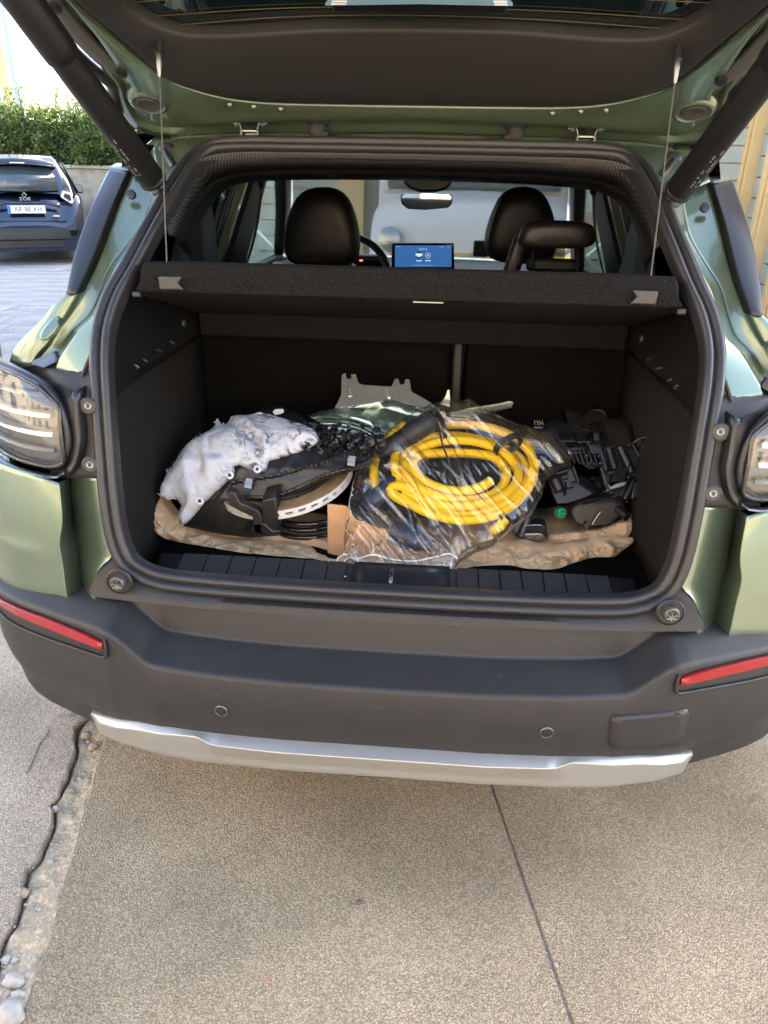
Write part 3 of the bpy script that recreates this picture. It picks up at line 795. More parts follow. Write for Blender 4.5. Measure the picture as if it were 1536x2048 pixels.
# outlines: left half outwards from the far (upper) end to the middle of the hinge edge
g_out = [onplane(-.56, -.22), onplane(-.60, 0.0), onplane(-.625, .25), tg(110,0), tg(160,72), tg(217,160), tg(230,182), tg(238,210), tg(246,228), tg(259,248), tg(282,264), tg(311,274), tg(400,277), tg(560,277), tg(775,276)]
g_mid = [onplane(-.53, -.20,1.848), onplane(-.57, 0.0,1.848), onplane(-.60, .25,1.848), tg(132,0,1.848), tg(190,70,1.848), tg(246,152,1.848), tg(262,172,1.848), tg(268,196,1.848), tg(278,214,1.848), tg(290,234,1.848), tg(316,250,1.848), tg(345,256,1.848), tg(420,250,1.842), tg(560,244,1.842), tg(775,240,1.842)]
g_in = [onplane(-.50, -.18,1.852), onplane(-.54, 0.0,1.852), onplane(-.57, .25,1.852), tg(146,0,1.852), tg(205,52,1.852), tg(262,105,1.852), tg(300,135,1.852), tg(322,152,1.852), tg(345,168,1.852), tg(372,178,1.852), tg(423,193,1.852), tg(470,202,1.852), tg(537,208,1.852), tg(640,211,1.852), tg(775,213,1.852)]
def halfmirror(rows_, n=60):
    out = []
    for r in rows_:
        r = [p.copy() for p in r]; r[-1][0] = 0
        r = cr(r, n); out.append(r+mir(r[:-1])[::-1])
    return out
up = lambda r, h: [p+TN*h for p in r]
g_lip = [a*.62+b*.38 for a, b in zip(g_out, g_mid)]
g_rec = [a*.12+b*.88+TN*.016 for a, b in zip(g_out, g_mid)]
ga = halfmirror([up(g_out, .05), up(g_out, .012), g_out, g_lip, [a*.45+b*.55+TN*.014 for a, b in zip(g_out, g_mid)], g_rec, g_mid, [ (a+b)/2-TN*.003 for a, b in zip(g_mid, g_in)], g_in, up(g_in, .02)])
gate = loft('tailgate', ga, K['paint'], car, fil=[0,.004,.004,.004,.006,.004,.008,.02,.006,0], smooth=50, solid=.002)
# outer skin of the gate (on top)
go = halfmirror([up(g_out, .045)])[0]
V = []; nn_ = len(go)
rowsO = []
for k in range(9):
    u = k/8
    rowsO.append([p*vv(1-u*.999, 1, 1)+TN*.05*math.sin(u*math.pi/2) for p in go])
loft('gate_skin', rowsO, K['paint'], gate, smooth=60)
# trim panel
t_out = [onplane(-.49, -.17,1.845), onplane(-.535, 0.0,1.845), onplane(-.565, .25,1.845), tg(149,0,1.845), tg(208,50,1.845), tg(265,100,1.845), tg(303,132,1.845), tg(325,149,1.845), tg(348,164,1.845), tg(375,175,1.845), tg(423,190,1.845), tg(470,199,1.845), tg(537,205,1.845), tg(640,208,1.845), tg(775,210,1.845)]
t_in = [onplane(-.30, .05,1.885), onplane(-.42, .12,1.885), onplane(-.46, .25,1.885), tg(255,0,1.885), tg(272,16,1.885), tg(288,28,1.885), tg(305,38,1.885), tg(322,46,1.885), tg(345,55,1.885), tg(370,60,1.885), tg(406,63,1.885), tg(470,62,1.885), tg(537,58,1.885), tg(640,52,1.885), tg(775,50,1.885)]
tm = [ (a*.35+b*.65)-TN*.012 for a, b in zip(t_out, t_in)]
ti2 = [p-TN*.010 for p in t_in]
ta = halfmirror([up(t_out, .012), t_out, [ (a*.8+b*.2)-TN*.008 for a, b in zip(t_out, t_in)], tm, ti2, t_in, up(t_in, .03)])
trimp = loft('trim_panel', ta, K['trim'], gate, fil=[0,.003,.02,.03,.008,.003,0], smooth=60, solid=.002)
gl = halfmirror([[p+TN*.012+vv(0, .0, 0) for p in t_in]])[0]
glc = [vv(p[0]*.0, min(p[1], .3)*.0+.05, 0) for p in gl]
rg = []
for k in range(7):
    u = k/6
    rg.append([onplane(p[0]*(1-u), p[1]*(1-u)+(.06)*u, 1.8985)*vv(1, 1, 1)+vv(0, 0, p[2]-onplane(p[0], p[1], 1.8985)[2])*(1-u) for p in gl])
gglass = mat('gate_glass', (.006, .012, .014), .04, coat=.5)
K['gglass'] = gglass
loft('rear_window', rg, gglass, gate, smooth=80)
hl_m = mat('heater_line', (.20, .15, .07), .4, .6)
for k, (a, b, c) in enumerate([((300,33),(768,14),(1385,40)), ((262,4),(768,-12),(1425,6)), ((335,52),(768,30),(1340,58))]):
    pts = cr([tg(*a, 1.8945), tg((a[0]+b[0])/2, (a[1]+b[1])/2-6, 1.8945), tg(*b, 1.8945), tg((b[0]+c[0])/2, (b[1]+c[1])/2-6, 1.8945), tg(*c, 1.8945)], 40)
    tube('heater_line', pts, .0007, hl_m, gate, seg=5)
# rest of the gate beyond the glass (lower panel of the door, above the camera's view)
box('number_recess', onplane(0, -.10, 1.875), (.60, .22, .03), K['trim'], gate, rot=rotm(math.degrees(-math.atan(.45)), 0, 0), bevel=.01)
# high brake lamp housing seen through the glass
bl = box('brake_lamp', tg(838, -4, 1.875), (.30, .05, .022), K['gloss'], gate, rot=rotm(math.degrees(-math.atan(.45)), 0, 0), bevel=.006)
brl = mat('brake_lamp_lens', (.25, .42, .58), .12, .2, coat=.6)  # blue of the reflected sky is put into the lens colour
prism('brake_lens', [tg(650,12,1.852), tg(672,-14,1.852), tg(1005,-14,1.852), tg(1026,13,1.852), tg(838,9,1.852)], TN*.006, brl, bl, bevel=.001)
g = MB()
for i in range(9):
    for j in range(3):
        g.box(tg(664+i*3.4+j*1.5, 8-j*5, 1.8515), (.002, .002, .002))
        g.box(tg(990+i*3.0-j*1.5, 9-j*5, 1.8515), (.002, .002, .002))
g.build('lens_prisms', K['white'], bl, smooth=0)
# side seals / cover strips of the gate edge
for s in (1, -1):
    a = [tg(*p, 1.856) for p in [(30,-60),(78,-10),(118,46),(160,96),(205,136),(236,152)]]
    b = [tg(*p, 1.850) for p in [(70,-60),(112,-6),(150,44),(186,84),(226,122),(254,150)]]
    rr = [up(cr(a, 24), .03), cr(a, 24), [ (p+q)/2-TN*.008 for p, q in zip(cr(a, 24), cr(b, 24))], cr(b, 24), up(cr(b, 24), .015)]
    st = loft('edge_cover', [[p*vv(s, 1, 1) for p in r] for r in rr], K['edgecov'] if 'edgecov' in K else K['fabric'], gate, fil=[0,.004,.01,.004,0], smooth=60, solid=.002)
    for q in [(110,18), (243,148)]:
        c = tg(*q, 1.842)*vv(s, 1, 1)
        MB().lathe(c, -TN, [(.011, -.004), (.011, .002), (.008, .004), (0, .004)], 20).build('clip', K['plastic2'], gate, smooth=40)
    tube('edge_seal', [p*vv(s, 1, 1) for p in cr([tg(*p, 1.86) for p in [(10,-60),(60,-8),(106,54),(150,104),(196,146),(222,166),(228,195),(236,226)]], 40)], .012, K['rubber'], gate, seg=8)
    # round rubber plugs
    c = tg(297, 208, 1.846)*vv(s, 1, 1)
    MB().lathe(c, -TN, [(.026, -.012), (.026, -.001), (.0235, .004), (.022, .0045), (.020, .0035), (0, .003)], 32).build('rubber_plug', K['fabric'], gate, smooth=50)
    # pressed ring round the plug
    MB().lathe(c, -TN, [(.046, -.010), (.040, .001), (.034, .003), (.028, -.003)], 36).build('pressed_ring', K['paint'], gate, smooth=60)
    # hinge
    hx = s*.372
    h = MB()
    def hp(dx, z, y=.742): return vv(hx+dx, y, z)
    q = [hp(-.0395,1.5215), hp(-.0225,1.5215), hp(-.0165,1.506), hp(.0165,1.506), hp(.0225,1.5215), hp(.0395,1.5215)]
    for a, b in zip(q[:-1], q[1:]):
        h.prism([a+vv(0,-.012,.0013), b+vv(0,-.012,.0013), b+vv(0,-.012,-.0017), a+vv(0,-.012,-.0017)], (0, .026, 0))
    hg = h.build('hinge', K['zinc'], gate, bevel=0, smooth=0)
    for dx in (-.0185, .0185): box('hinge_arm', vv(hx+dx, .738, 1.496), (.005, .02, .026), K['lampgrey'], gate, bevel=.001)
    box('hinge_block', vv(hx, .750, 1.495), (.031, .012, .018), K['gloss'], gate, bevel=.002)
    for dx in (-.030, .030):
        MB().lathe(vv(hx+dx, .733, 1.520), (0, -.3, -1), [(.0075, -.001), (.0075, .001), (.0052, .0015), (.0052, .006), (0, .0065)], 16).build('hinge_bolt', K['steel'], hg, smooth=40)
    # wire grommet elbow and bellows
    gx = s*.220
    hood = MB().lathe(vv(gx, .758, 1.528), (0, -.1, -1), [(.026, -.01), (.030, -.006), (.030, .002), (.024, .005), (.019, .010)], 24).build('wire_grommet', K['fabric'], gate, smooth=50)
    el = [vv(gx, .755, 1.520), vv(gx, .748, 1.503), vv(gx-s*.006, .745, 1.496), vv(gx-s*.022, .745, 1.492)]
    tube('elbow', cr(el, 14), [.0185]*9+[.016]*5, K['fabric'], hood, seg=16)
    bp_ = []; br_ = []
    for k in range(33):
        u = k/32; bp_.append(vv(gx-s*(.024+.052*u), .745, 1.492-.001*u)); br_.append(.0095+.003*(1 if k % 4 < 2 else -1))
    tube('bellows', bp_, br_, K['rubber'], hood, seg=12, smooth=30)
    # small dimples in the flange
    for q in [(460,213), (508,217), (562,222)]:
        c = tg(*q, 1.843)*vv(s, 1, 1)
        MB().lathe(c, -TN, [(.006, -.004), (.004, .0015), (0, .002)], 12).build('weld_dimple', K['paint'], gate, smooth=70)
    # shelf string with its peg
    p0 = tg(318, 106, 1.835)*vv(s, 1, 1) if s > 0 else tg(318,106,1.835)*vv(-1,1,1)
    pg = MB().lathe(p0+TN*.0, -TN, [(.008, -.02), (.008, .002), (.006, .004), (0, .004)], 16).build('string_peg', K['satin'], gate, smooth=40)
    p1 = at(334, 534, Y=.372)*vv(s, 1, 1)
    tp = p0-TN*.006
    dn = (p1-tp)/np.linalg.norm(p1-tp)
    MB().lathe(tp, dn, [(.003, -.006), (.0055, -.003), (.0055, .010), (.003, .034), (.0018, .036)], 12).build('string_end', K['zinc'], pg, smooth=50)
    m = MB(); N1 = Vector(dn).orthogonal().normalized(); N2 = Vector(dn).cross(N1)
    L_s = np.linalg.norm(p1-tp)
    for ph in (0, math.pi):
        pts = []
        for k in range(220):
            u = k/219; a = u*L_s/.006*math.pi+ph
            pts.append(Vector(tp+dn*L_s*u)+(N1*math.cos(a)+N2*math.sin(a))*.0007)
        m.tube(pts, .0009, 5)
    m.build('lift_string', K['string'] if 'string' in K else K['fabric'], gate, smooth=60)
# ---- power struts
for s in (1, -1):
    b0 = at(312, 368, Y=.53); t0 = at(-40, -118, Y=.17)
    b0 = b0*vv(s, 1, 1); t0 = t0*vv(s, 1, 1)
    ax = (t0-b0); Ls = np.linalg.norm(ax); ax /= Ls
    k_ = np.linalg.norm(at(88, 70, Y=.30)-at(312, 368, Y=.53))/Ls
    # split where the sleeve begins in the photo
    su = .62
    stt = MB().lathe(b0, ax, [(.010, 0), (.020, .004), (.0235, .012), (.0265, .03), (.0268, Ls*su), (.0268, Ls*su+.004)], 32).build('lift_strut', K['plastic2'], car, smooth=40)
    MB().lathe(b0, ax, [(.027, Ls*su-.002), (.0295, Ls*su+.002), (.030, Ls*su+.02), (.030, Ls-.02), (.024, Ls), (.0, Ls+.004)], 32).build('strut_sleeve', K['plastic2'], stt, smooth=40)
    MB().lathe(b0, ax, [(.0275, .010), (.0285, .012), (.0285, .018), (.0275, .02)], 32).build('strut_ring', K['satin'], stt, smooth=40)
    MB().lathe(b0-ax*.012+vv(0, .01, 0), vv(-s*.6, -.7, .2), [(.018, -.018), (.018, .012), (.012, .016), (0, .016)], 20).build('strut_pivot', K['satin'], stt, smooth=40)
    # raised batch lettering on the strut
    u_ = Vector(ax); w_ = Vector((-s*.25, -.95, -.2)); w_ = (w_-u_*w_.dot(u_)).normalized(); v_ = w_.cross(u_)
    mk = MB(); rk = random.Random(5)
    mr3 = Matrix((v_, u_, w_)).transposed()
    for k in range(16):
        for j in range(2):
            if rk.random() < .3: continue
            mk.box(Vector(b0)+u_*(.055+k*.006+rk.uniform(-.001, .001))+v_*(.004-.009*j)+w_*.0262, (.003, .0035, .0012), mr3)
    mk.build('batch_print', mat('grey_print', (.16, .15, .14), .6), stt, smooth=0, bevel=0)
# ---- boot interior
# side linings: from the seal's inner rim to the seat back
zs_l = [.615,.66,.70,.76,.85,.94,1.01,1.03,1.045,1.10,1.16,1.22,1.28,1.34,1.40,1.435]
def sx(z): return float(np.interp(z, [p[1] for p in SEALX[3:18]], [p[0] for p in SEALX[3:18]]))-.034
SB = .865
def deep(z): return float(np.interp(z, [.6,1.05,1.1,1.3,1.44], [SB, SB+.05, 1.12, 1.14, 1.05]))
for s in (1, -1):
    rows = []
    for z in zs_l:
        x0 = sx(max(z, .725)); y0 = yop(max(z, .725))+.004
        z0 = z
        led = .0
        xa = min(x0, .578)
        # wheel-arch swell low down, ledge under the shelf higher up
        c = [vv(s*(x0+.004), y0, z0), vv(s*(x0+.010), y0+.03, z)]
        for u in (.2, .4, .6, .8, 1.0):
            y = y0+(deep(z)-y0)*u
            sw = .030*math.exp(-((u-.75)/.25)**2)*np.interp(z, [.6,.75,.9], [1,.8,0])
            lg = np.interp(z, [1.01,1.03,1.045,1.09,1.16], [0,.0,.034,.030,0])*np.interp(u, [0,.2,.4,1], [0,.3,1,1])
            hi = np.interp(z, [1.16,1.22,1.4], [0,.012,.02])*u
            c.append(vv(s*(np.interp(u, [0,.3,1], [x0+.012, .578, .572])-sw-lg+hi), y, z))
        rows.append(c)
    lo = [[r[i] for i in range(len(r))] for r in rows[:7]]
    hi_ = rows[6:]
    bl_ = loft('boot_lining', lo, K['lining'], car, smooth=60, solid=-.004)
    ul = loft('upper_lining', hi_, K['plastic2'], car, smooth=50, solid=-.004)
    # hooks and clips on the ledge
    for (px, py, Y, w_) in ((1318, 738, .50, .03), (1300, 720, .56, .012), (1342, 762, .44, .010), (1355, 775, .41, .008)):
        q = at(px, py, X=.545)
        tube('clip', [q*vv(s, 1, 1)+vv(0, -w_/2, .006), q*vv(s, 1, 1)+vv(-s*.006, 0, 0), q*vv(s, 1, 1)+vv(0, w_/2, -.004)], .0025, (K['zinc'] if s > 0 else K['handle']) if w_ > .02 else K['handle'], ul, seg=6)
mesh('boot_floor', [(-.60,.19,.612),(.60,.19,.612),(.60,.95,.612),(-.60,.95,.612)], [(0,1,2,3)], K['carpet'], car, solid=.02)
# seat backs (split), with the gap between them
def seatback(x0, x1):
    return box('rear_seat_back', ((x0+x1)/2, SB+.065, .85), (x1-x0, .11, .52), K['carpet'], car, rot=rotm(-9, 0, 0), bevel=.02)
seatback(-.60, .108); seatback(.150, .60)
box('split_trim', (.129, SB+.055, .85), (.03, .11, .50), K['plastic2'], car, rot=rotm(-9, 0, 0), bevel=.008)
# hazard pictogram printed on the seat back, small
pm = mat('white_print', (.55, .55, .53), .6)
bs_c = at(1078, 847, Y=SB-.02)
pg = MB()
for dx, dz, a, b in [(-.012,.002,.0016,.012),(-.008,.006,.009,.0016),(-.004,.0,.0016,.010),(.0,.003,.0016,.013),(.004,.0,.002,.009),(.008,.004,.0016,.010),(.011,-.001,.0016,.008),(-.010,-.011,.003,.004),(-.005,-.012,.004,.0025),(.0,-.012,.003,.004),(.005,-.011,.004,.003),(.010,-.012,.003,.004)]:
    pg.box(bs_c+vv(dx, 0, dz), (a, .001, b))
pg.build('printed_symbol', pm, car, smooth=0)
# ---- loading sill with ribbed tiles
sil_y0, sil_y1, sil_z0, sil_z1 = .172, .262, .652, .678
def sp(x, u, h=0): return vv(x, sil_y0+(sil_y1-sil_y0)*u, sil_z0+(sil_z1-sil_z0)*u+h)
rowsS = [[vv(x, .150, .640) for x in (-.5, 0, .5)], [sp(x, 0, -.003) for x in (-.5, 0, .5)], [sp(x, 1, -.003) for x in (-.5, 0, .5)], [vv(x, .275, .670) for x in (-.5,0,.5)], [vv(x, .282, .60) for x in (-.5, 0, .5)]]
sill = loft('sill_plate', rowsS, K['plastic'], car, fil=[0,.006,.01,.008,0], smooth=40, solid=.003)
def tile(x0, x1):
    g_ = .0014; sk = np.interp((x0+x1)/2, [-.45,.45], [.012,-.012])
    o_ = [sp(x0+g_, 0), sp(x1-g_, 0), sp(x1-g_+sk*.4, 1), sp(x0+g_+sk*.4, 1)]
    prism('sill_tile', [p-vv(0, 0, .002) for p in o_], (0, -.0005, .0045), K['plastic'], sill, bevel=.0012)
edges_l = [-.455,-.400,-.347,-.294,-.241,-.188,-.138,-.098]
edges_r = [.135,.180,.225,.270,.315,.360,.405,.452]
for a, b in zip(edges_l[:-1], edges_l[1:]): tile(a, b)
for a, b in zip(edges_r[:-1], edges_r[1:]): tile(a, b)
# latch recess and striker
rr = [[sp(x, 0, .003) for x in (-.095,-.02,.05,.130)], [sp(x, .15, -.002) for x in (-.09,-.02,.05,.125)], [sp(x, .85, -.002) for x in (-.085,-.02,.05,.12)], [sp(x, 1.0, .004) for x in (-.08,-.02,.05,.12)]]
loft('latch_recess', rr, K['satin'], sill, fil=[0,.008,.008,0], smooth=50, solid=.002)
stx = at(782, 1160, Y=.195)
tube('latch_striker', cr([vv(stx[0], .17, .652), vv(stx[0]+.0005, .178, .690), vv(stx[0]+.001, .192, .697), vv(stx[0]+.001, .215, .690), vv(stx[0]+.001, .222, .66)], 24), .0048, K['gloss'], car, seg=12)
# ---- parcel shelf, tilted up at the rear
def shelf_half(n=14):
    xr_ = [0,.15,.30,.42,.48,.51,.525,.533]
    prof = [(.372,1.204),(.362,1.208),(.358,1.240),(.364,1.261),(.376,1.265),(.60,1.200),(.86,1.110),(.86,1.035),(.785,1.035),(.770,1.040),(.755,1.098),(.40,1.194)]
    cols_ = []
    for x in xr_:
        e = np.interp(x, [.42,.51,.533], [0,.2,1])
        c = []
        for (y, z) in prof:
            c.append(vv(x-(.016*e if z > 1.238 else 0)+0*y, y+.010*e*(y < .4)+.0, z-.016*e*(z > 1.218 and y < .5)+.0))
        c.append(c[0].copy())
        cols_.append(c)
    return cols_
sh = shelf_half()
cols_ = [[p*vv(-1, 1, 1) for p in c] for c in sh[::-1]]+sh[1:]
for c in cols_:
    for p in c:       # taper towards the seats
        p[0] *= np.interp(p[1], [.36,.75,.86], [1, 1.0, 1.03])
V = [p for c in cols_ for p in c[:-1]]; nc = len(cols_[0])-1
F = gridf(len(cols_), nc, True)+[tuple(range(nc)), tuple((len(cols_)-1)*nc+k for k in range(nc))]
shelf = mesh('parcel_shelf', V, F, K['felt'], car, bevel=.006, seg=3, smooth=50)
for s in (1, -1):
    c = vv(s*.452, .357, 1.226)
    hd = MB()
    o_ = [c+vv(s*dx, 0, dz) for dx, dz in [(-.026,-.012),(.022,-.013),(.022,.012),(-.026,.013),(-.015,.0)]]
    hd.prism(o_, (0, -.008, 0))
    hd.build('shelf_handle', K['handle'] if 'handle' in K else K['satin'], shelf, bevel=.003)
    pv = MB().box(vv(s*.528, .378, 1.200), (.018, .03, .012))
    pv.build('shelf_tab', K['satin'], shelf, bevel=.003)
    tube('shelf_pivot', [vv(s*.545, .68, 1.085), vv(s*.56, .68, 1.085)], .008, K['zinc'], shelf, seg=10)
prism('shelf_tag', [vv(.02,.372,1.2035), vv(.078,.372,1.2035), vv(.078,.372,1.2055), vv(.02,.372,1.2055)], (0, -.012, -.001), K['zinc'], shelf, bevel=0)
# ---- header trim and headliner
hz0 = [(.0,1.462),(.25,1.461),(.38,1.459),(.44,1.450),(.475,1.425),(.495,1.395),(.512,1.352)]
h0 = [vv(x, yop(z+.0)+.0, z) for x, z in hz0]
def hrow(off): return [[p.copy() for p in off]]
hd1 = [at(x, y, Y=Y_) for x, y, Y_ in [(768,325,.70),(560,324,.70),(440,331,.69),(402,345,.67),(378,372,.63),(356,415,.58),(338,470,.53)]]
hd2 = [at(x, y, Y=Y_) for x, y, Y_ in [(768,341,.80),(560,341,.80),(468,349,.79),(425,365,.77),(398,395,.73),(372,432,.68),(352,475,.62)]]
hd3 = [at(x, y, Y=Y_) for x, y, Y_ in [(768,359,.90),(560,361,.90),(480,368,.90),(455,378,.90),(428,402,.90),(400,450,.90),(384,520,.92)]]
def sy2(rows_):
    out = []
    for r in rows_:
        r = [p.copy() for p in r]; r[0][0] = 0
        r = cr(r, 34)[::-1]
        out.append(r+mir(r[:-1])[::-1])
    return out
hd0 = [vv(p[0]*-1, p[1]-.006, p[2]) for p in h0]
hr_ = sy2([hd0, hd1, hd2])
def mesh_fabric():
    m = mat('mesh_fabric', (.10, .095, .095), .8, spec=.3)
    t = m.node_tree; b = t.nodes['Principled BSDF']
    tc = t.nodes.new('ShaderNodeTexCoord'); mp = t.nodes.new('ShaderNodeMapping'); mp.inputs['Rotation'].default_value = (0, R(45), 0); mp.inputs['Scale'].default_value = (250, 0.001, 250)
    v = t.nodes.new('ShaderNodeTexVoronoi'); v.inputs['Scale'].default_value = 1.0; v.inputs['Randomness'].default_value = 0
    t.links.new(tc.outputs['Object'], mp.inputs[0]); t.links.new(mp.outputs[0], v.inputs['Vector'])
    r_ = t.nodes.new('ShaderNodeValToRGB'); e = r_.color_ramp.elements
    e[0].position = .25; e[0].color = (.006, .006, .006, 1); e[1].position = .42; e[1].color = (.11, .105, .105, 1)
    t.links.new(v.outputs['Distance'], r_.inputs[0]); t.links.new(r_.outputs[0], b.inputs['Base Color'])
    return m
K['meshfab'] = mesh_fabric()
loft('header_mesh', hr_, K['meshfab'], car, smooth=60, solid=-.002)
loft('header_trim', sy2([hd2, [ (a*.5+b*.5)+vv(0, .0, -.004) for a, b in zip(hd2, hd3)], hd3, [p+vv(0, .03, .03) for p in hd3]]), K['plastic2'], car, smooth=60, solid=-.002)
for px, py in ((660, 347), (1000, 352)):
    q = at(px, py, Y=.83)
    MB().lathe(q, (0, -.5, -.85), [(.016, -.004), (.013, .002), (.008, .0), (0, -.001)], 18).build('header_clip', K['satin'], car, smooth=50)
# rear quarter inner trim continuing down to the shelf level
for s in (1, -1):
    a = [at(x, y, Y=Y_) for x, y, Y_ in [(352,475,.62),(346,510,.58),(338,560,.52)]]
    b = [at(x, y, Y=Y_) for x, y, Y_ in [(384,520,.92),(378,560,.92),(372,600,.92)]]
    loft('quarter_trim', [[p*vv(s, 1, 1) for p in r] for r in (a, b, [p+vv(-.06, .2, 0) for p in b])], K['plastic2'], car, smooth=60, solid=-.002)
mesh('headliner', [(-.60,.88,1.462),(.60,.88,1.462),(.58,2.45,1.478),(-.58,2.45,1.478)], [(0,1,2,3)], K['fabric'], car, solid=.006)
# ---- cabin side frames: rails, pillars, glass
def sidex(z, y): return float(np.interp(z, [.9,1.02,1.46], [.80,.765,.60]))
def sp_(s, y, z, off=0): return vv(s*(sidex(z, y)+off), y, z)
def strip(name, s, pts_a, pts_b, m, th=.05, **kw):
    a = [sp_(s, *p) for p in pts_a]; b = [sp_(s, *p) for p in pts_b]
    a2 = [sp_(s, *p, off=th) for p in pts_a]; b2 = [sp_(s, *p, off=th) for p in pts_b]
    return loft(name, [a2, a, b, b2, a2], m, car, bevel=.006, smooth=40, **kw)
for s in (1, -1):
    strip('cant_rail', s, [(.7,1.475),(1.5,1.485),(2.45,1.485)], [(.7,1.40),(1.5,1.425),(2.45,1.425)], K['plastic2'])
    strip('door_sill', s, [(.9,1.02),(1.8,1.02),(2.95,1.02)], [(.9,.62),(1.8,.62),(2.95,.62)], K['plastic2'])
    strip('rear_pillar_trim', s, [(1.22,1.44),(1.12,1.2),(1.02,1.0)], [(.75,1.44),(.72,1.2),(.72,1.0)], K['plastic2'])
    strip('centre_pillar_trim', s, [(2.02,1.44),(2.06,1.2),(2.08,1.0)], [(1.80,1.44),(1.78,1.2),(1.76,1.0)], K['plastic2'])
    strip('door_frame', s, [(1.74,1.44),(1.71,1.2),(1.69,1.0)], [(1.69,1.44),(1.66,1.2),(1.63,1.0)], K['paint'], th=.03)
    strip('door_frame', s, [(1.58,1.44),(1.54,1.2),(1.50,1.0)], [(1.55,1.44),(1.51,1.2),(1.47,1.0)], K['satin'], th=.02)
    strip('windscreen_pillar', s, [(2.42,1.46),(2.78,1.24),(3.10,1.02)], [(2.30,1.44),(2.64,1.24),(2.94,1.02)], K['plastic2'])
    # window panes
    pane = [sp_(s, .95, 1.01, .03), sp_(s, 1.78, 1.01, .03), sp_(s, 1.80, 1.43, .03), sp_(s, 1.10, 1.43, .03)]
    prism('side_window', pane, (s*.003, 0, 0), K['tint'], car, bevel=0, smooth=0)
    pane = [sp_(s, 2.06, 1.01, .03), sp_(s, 2.98, 1.01, .03), sp_(s, 2.36, 1.43, .03), sp_(s, 2.02, 1.43, .03)]
    prism('side_window', pane, (s*.003, 0, 0), K['glass'], car, bevel=0, smooth=0)
    # seat belt on the centre pillar
    belt_m = K['belt']
    b0, b1 = sp_(s, 1.86, 1.40, -.012), sp_(s, 1.93, 1.02, -.03)
    V = []
    for u in np.linspace(0, 1, 8):
        c = b0*(1-u)+b1*u+vv(-s*.02*math.sin(u*3.1), 0, 0)
        V.append([c+vv(0, -.023, 0), c+vv(0, .023, 0)])
    bt_ = loft('seat_belt', [[v[0] for v in V], [v[1] for v in V]], belt_m, car, solid=.0015)
    box('belt_anchor', b0, (.02, .05, .07), K['plastic2'], bt_, bevel=.008)
# windscreen, dashboard
ws = [vv(-.60, 2.42, 1.462), vv(.60, 2.42, 1.462), vv(.74, 3.12, 1.00), vv(-.74, 3.12, 1.00)]
rows = []
for u in np.linspace(0, 1, 6):
    rows.append([ (ws[0]*(1-u)+ws[3]*u)*(1-v)+(ws[1]*(1-u)+ws[2]*u)*v+vv(0, .10*(1-(2*v-1)**2), 0) for v in np.linspace(0, 1, 13)])
loft('windscreen', rows, K['screen_glass'], car, smooth=80)
rows = []
for (y, z) in [(2.42,.70),(2.40,.93),(2.44,1.005),(2.60,1.02),(2.85,1.00),(3.14,.99),(3.14,.9)]:
    rows.append([vv(x, y+.05*(1-(x/.72)**2)*(y > 2.5), z-.0*abs(x)) for x in np.linspace(-.74, .74, 15)])
loft('dashboard', rows, K['plastic2'], car, fil=[0,.03,.03,.04,.04,.02,0], smooth=60, solid=.01)
bn = mat('instrument_cluster', (.01, .01, .012), .2)
ic = box('instrument_binnacle', (-.32, 2.40, 1.035), (.30, .08, .10), K['plastic2'], car, bevel=.02)
box('instrument_display', (-.32, 2.358, 1.03), (.26, .004, .075), bn, ic, bevel=.002)
wl = bpy.data.materials.new('warning_light'); wl.use_nodes = True
wl.node_tree.nodes['Principled BSDF'].inputs['Emission Color'].default_value = (1, .08, .02, 1); wl.node_tree.nodes['Principled BSDF'].inputs['Emission Strength'].default_value = .6
q = at(722, 521, Y=2.352); box('warning_lamp', q, (.014, .002, .006), wl, ic, bevel=0, smooth=0)
# steering wheel
sw_c = vv(-.335, 2.16, 1.005); th = R(24)
un, wn = vv(1, 0, 0), vv(0, math.sin(th), math.cos(th))
stw = tube('steering_wheel', [sw_c+.185*(un*math.cos(a)+wn*math.sin(a)) for a in np.linspace(0, 2*math.pi, 49)[:-1]], .0155, K['leather'], car, seg=12, closed=True)
g = MB(); g.tube([sw_c-un*.18, sw_c+un*.18], .014, 8); g.tube([sw_c, sw_c-wn*.18], .014, 8); g.lathe(sw_c, np.cross(un, wn), [(.07, -.02), (.075, .0), (.06, .03), (0, .035)], 24)
g.build('steering_hub', K['plastic2'], stw, smooth=50)
# centre screen
def quad_at(pts, Y): return [at(*p, Y=Y) for p in pts]
scq = quad_at([(783,486),(908,486),(909,538),(783,538)], 2.34)
tsc = prism('touch_screen', [p for p in scq], (0, .015, 0), K['gloss'], car, bevel=.004)
def emit(name, c, s):
    m = bpy.data.materials.new(name); m.use_nodes = True
    b = m.node_tree.nodes['Principled BSDF']; b.inputs['Base Color'].default_value = (0, 0, 0, 1); b.inputs['Roughness'].default_value = .2
    b.inputs['Emission Color'].default_value = (*c, 1); b.inputs['Emission Strength'].default_value = s
    return m
sb_ = quad_at([(790,491),(903,491),(903,534),(790,534)], 2.335)
disp = prism('screen_display', sb_, (0, .003, 0), emit('screen_blue', (.030, .11, .30), .13), tsc, bevel=0, smooth=0)
wh = emit('screen_white', (.7, .75, .8), .12); cyan = emit('screen_cyan', (.1, .5, .7), .11); dk = emit('screen_dark', (.01, .02, .05), .3)
def dot(px, py, r, m, Y=2.333, nm='screen_icon'):
    c = at(px, py, Y=Y); MB().lathe(c, (0, -1, 0), [(r, 0), (r, .0008), (0, .0008)], 20).build(nm, m, disp, smooth=0)
sr_ = Matrix.Rotation(R(90), 3, 'X')
bar = lambda px, py, w_, h_, m: box('screen_icon', at(px, py, Y=2.333), (w_, .001, h_), m, disp, bevel=0, smooth=0)
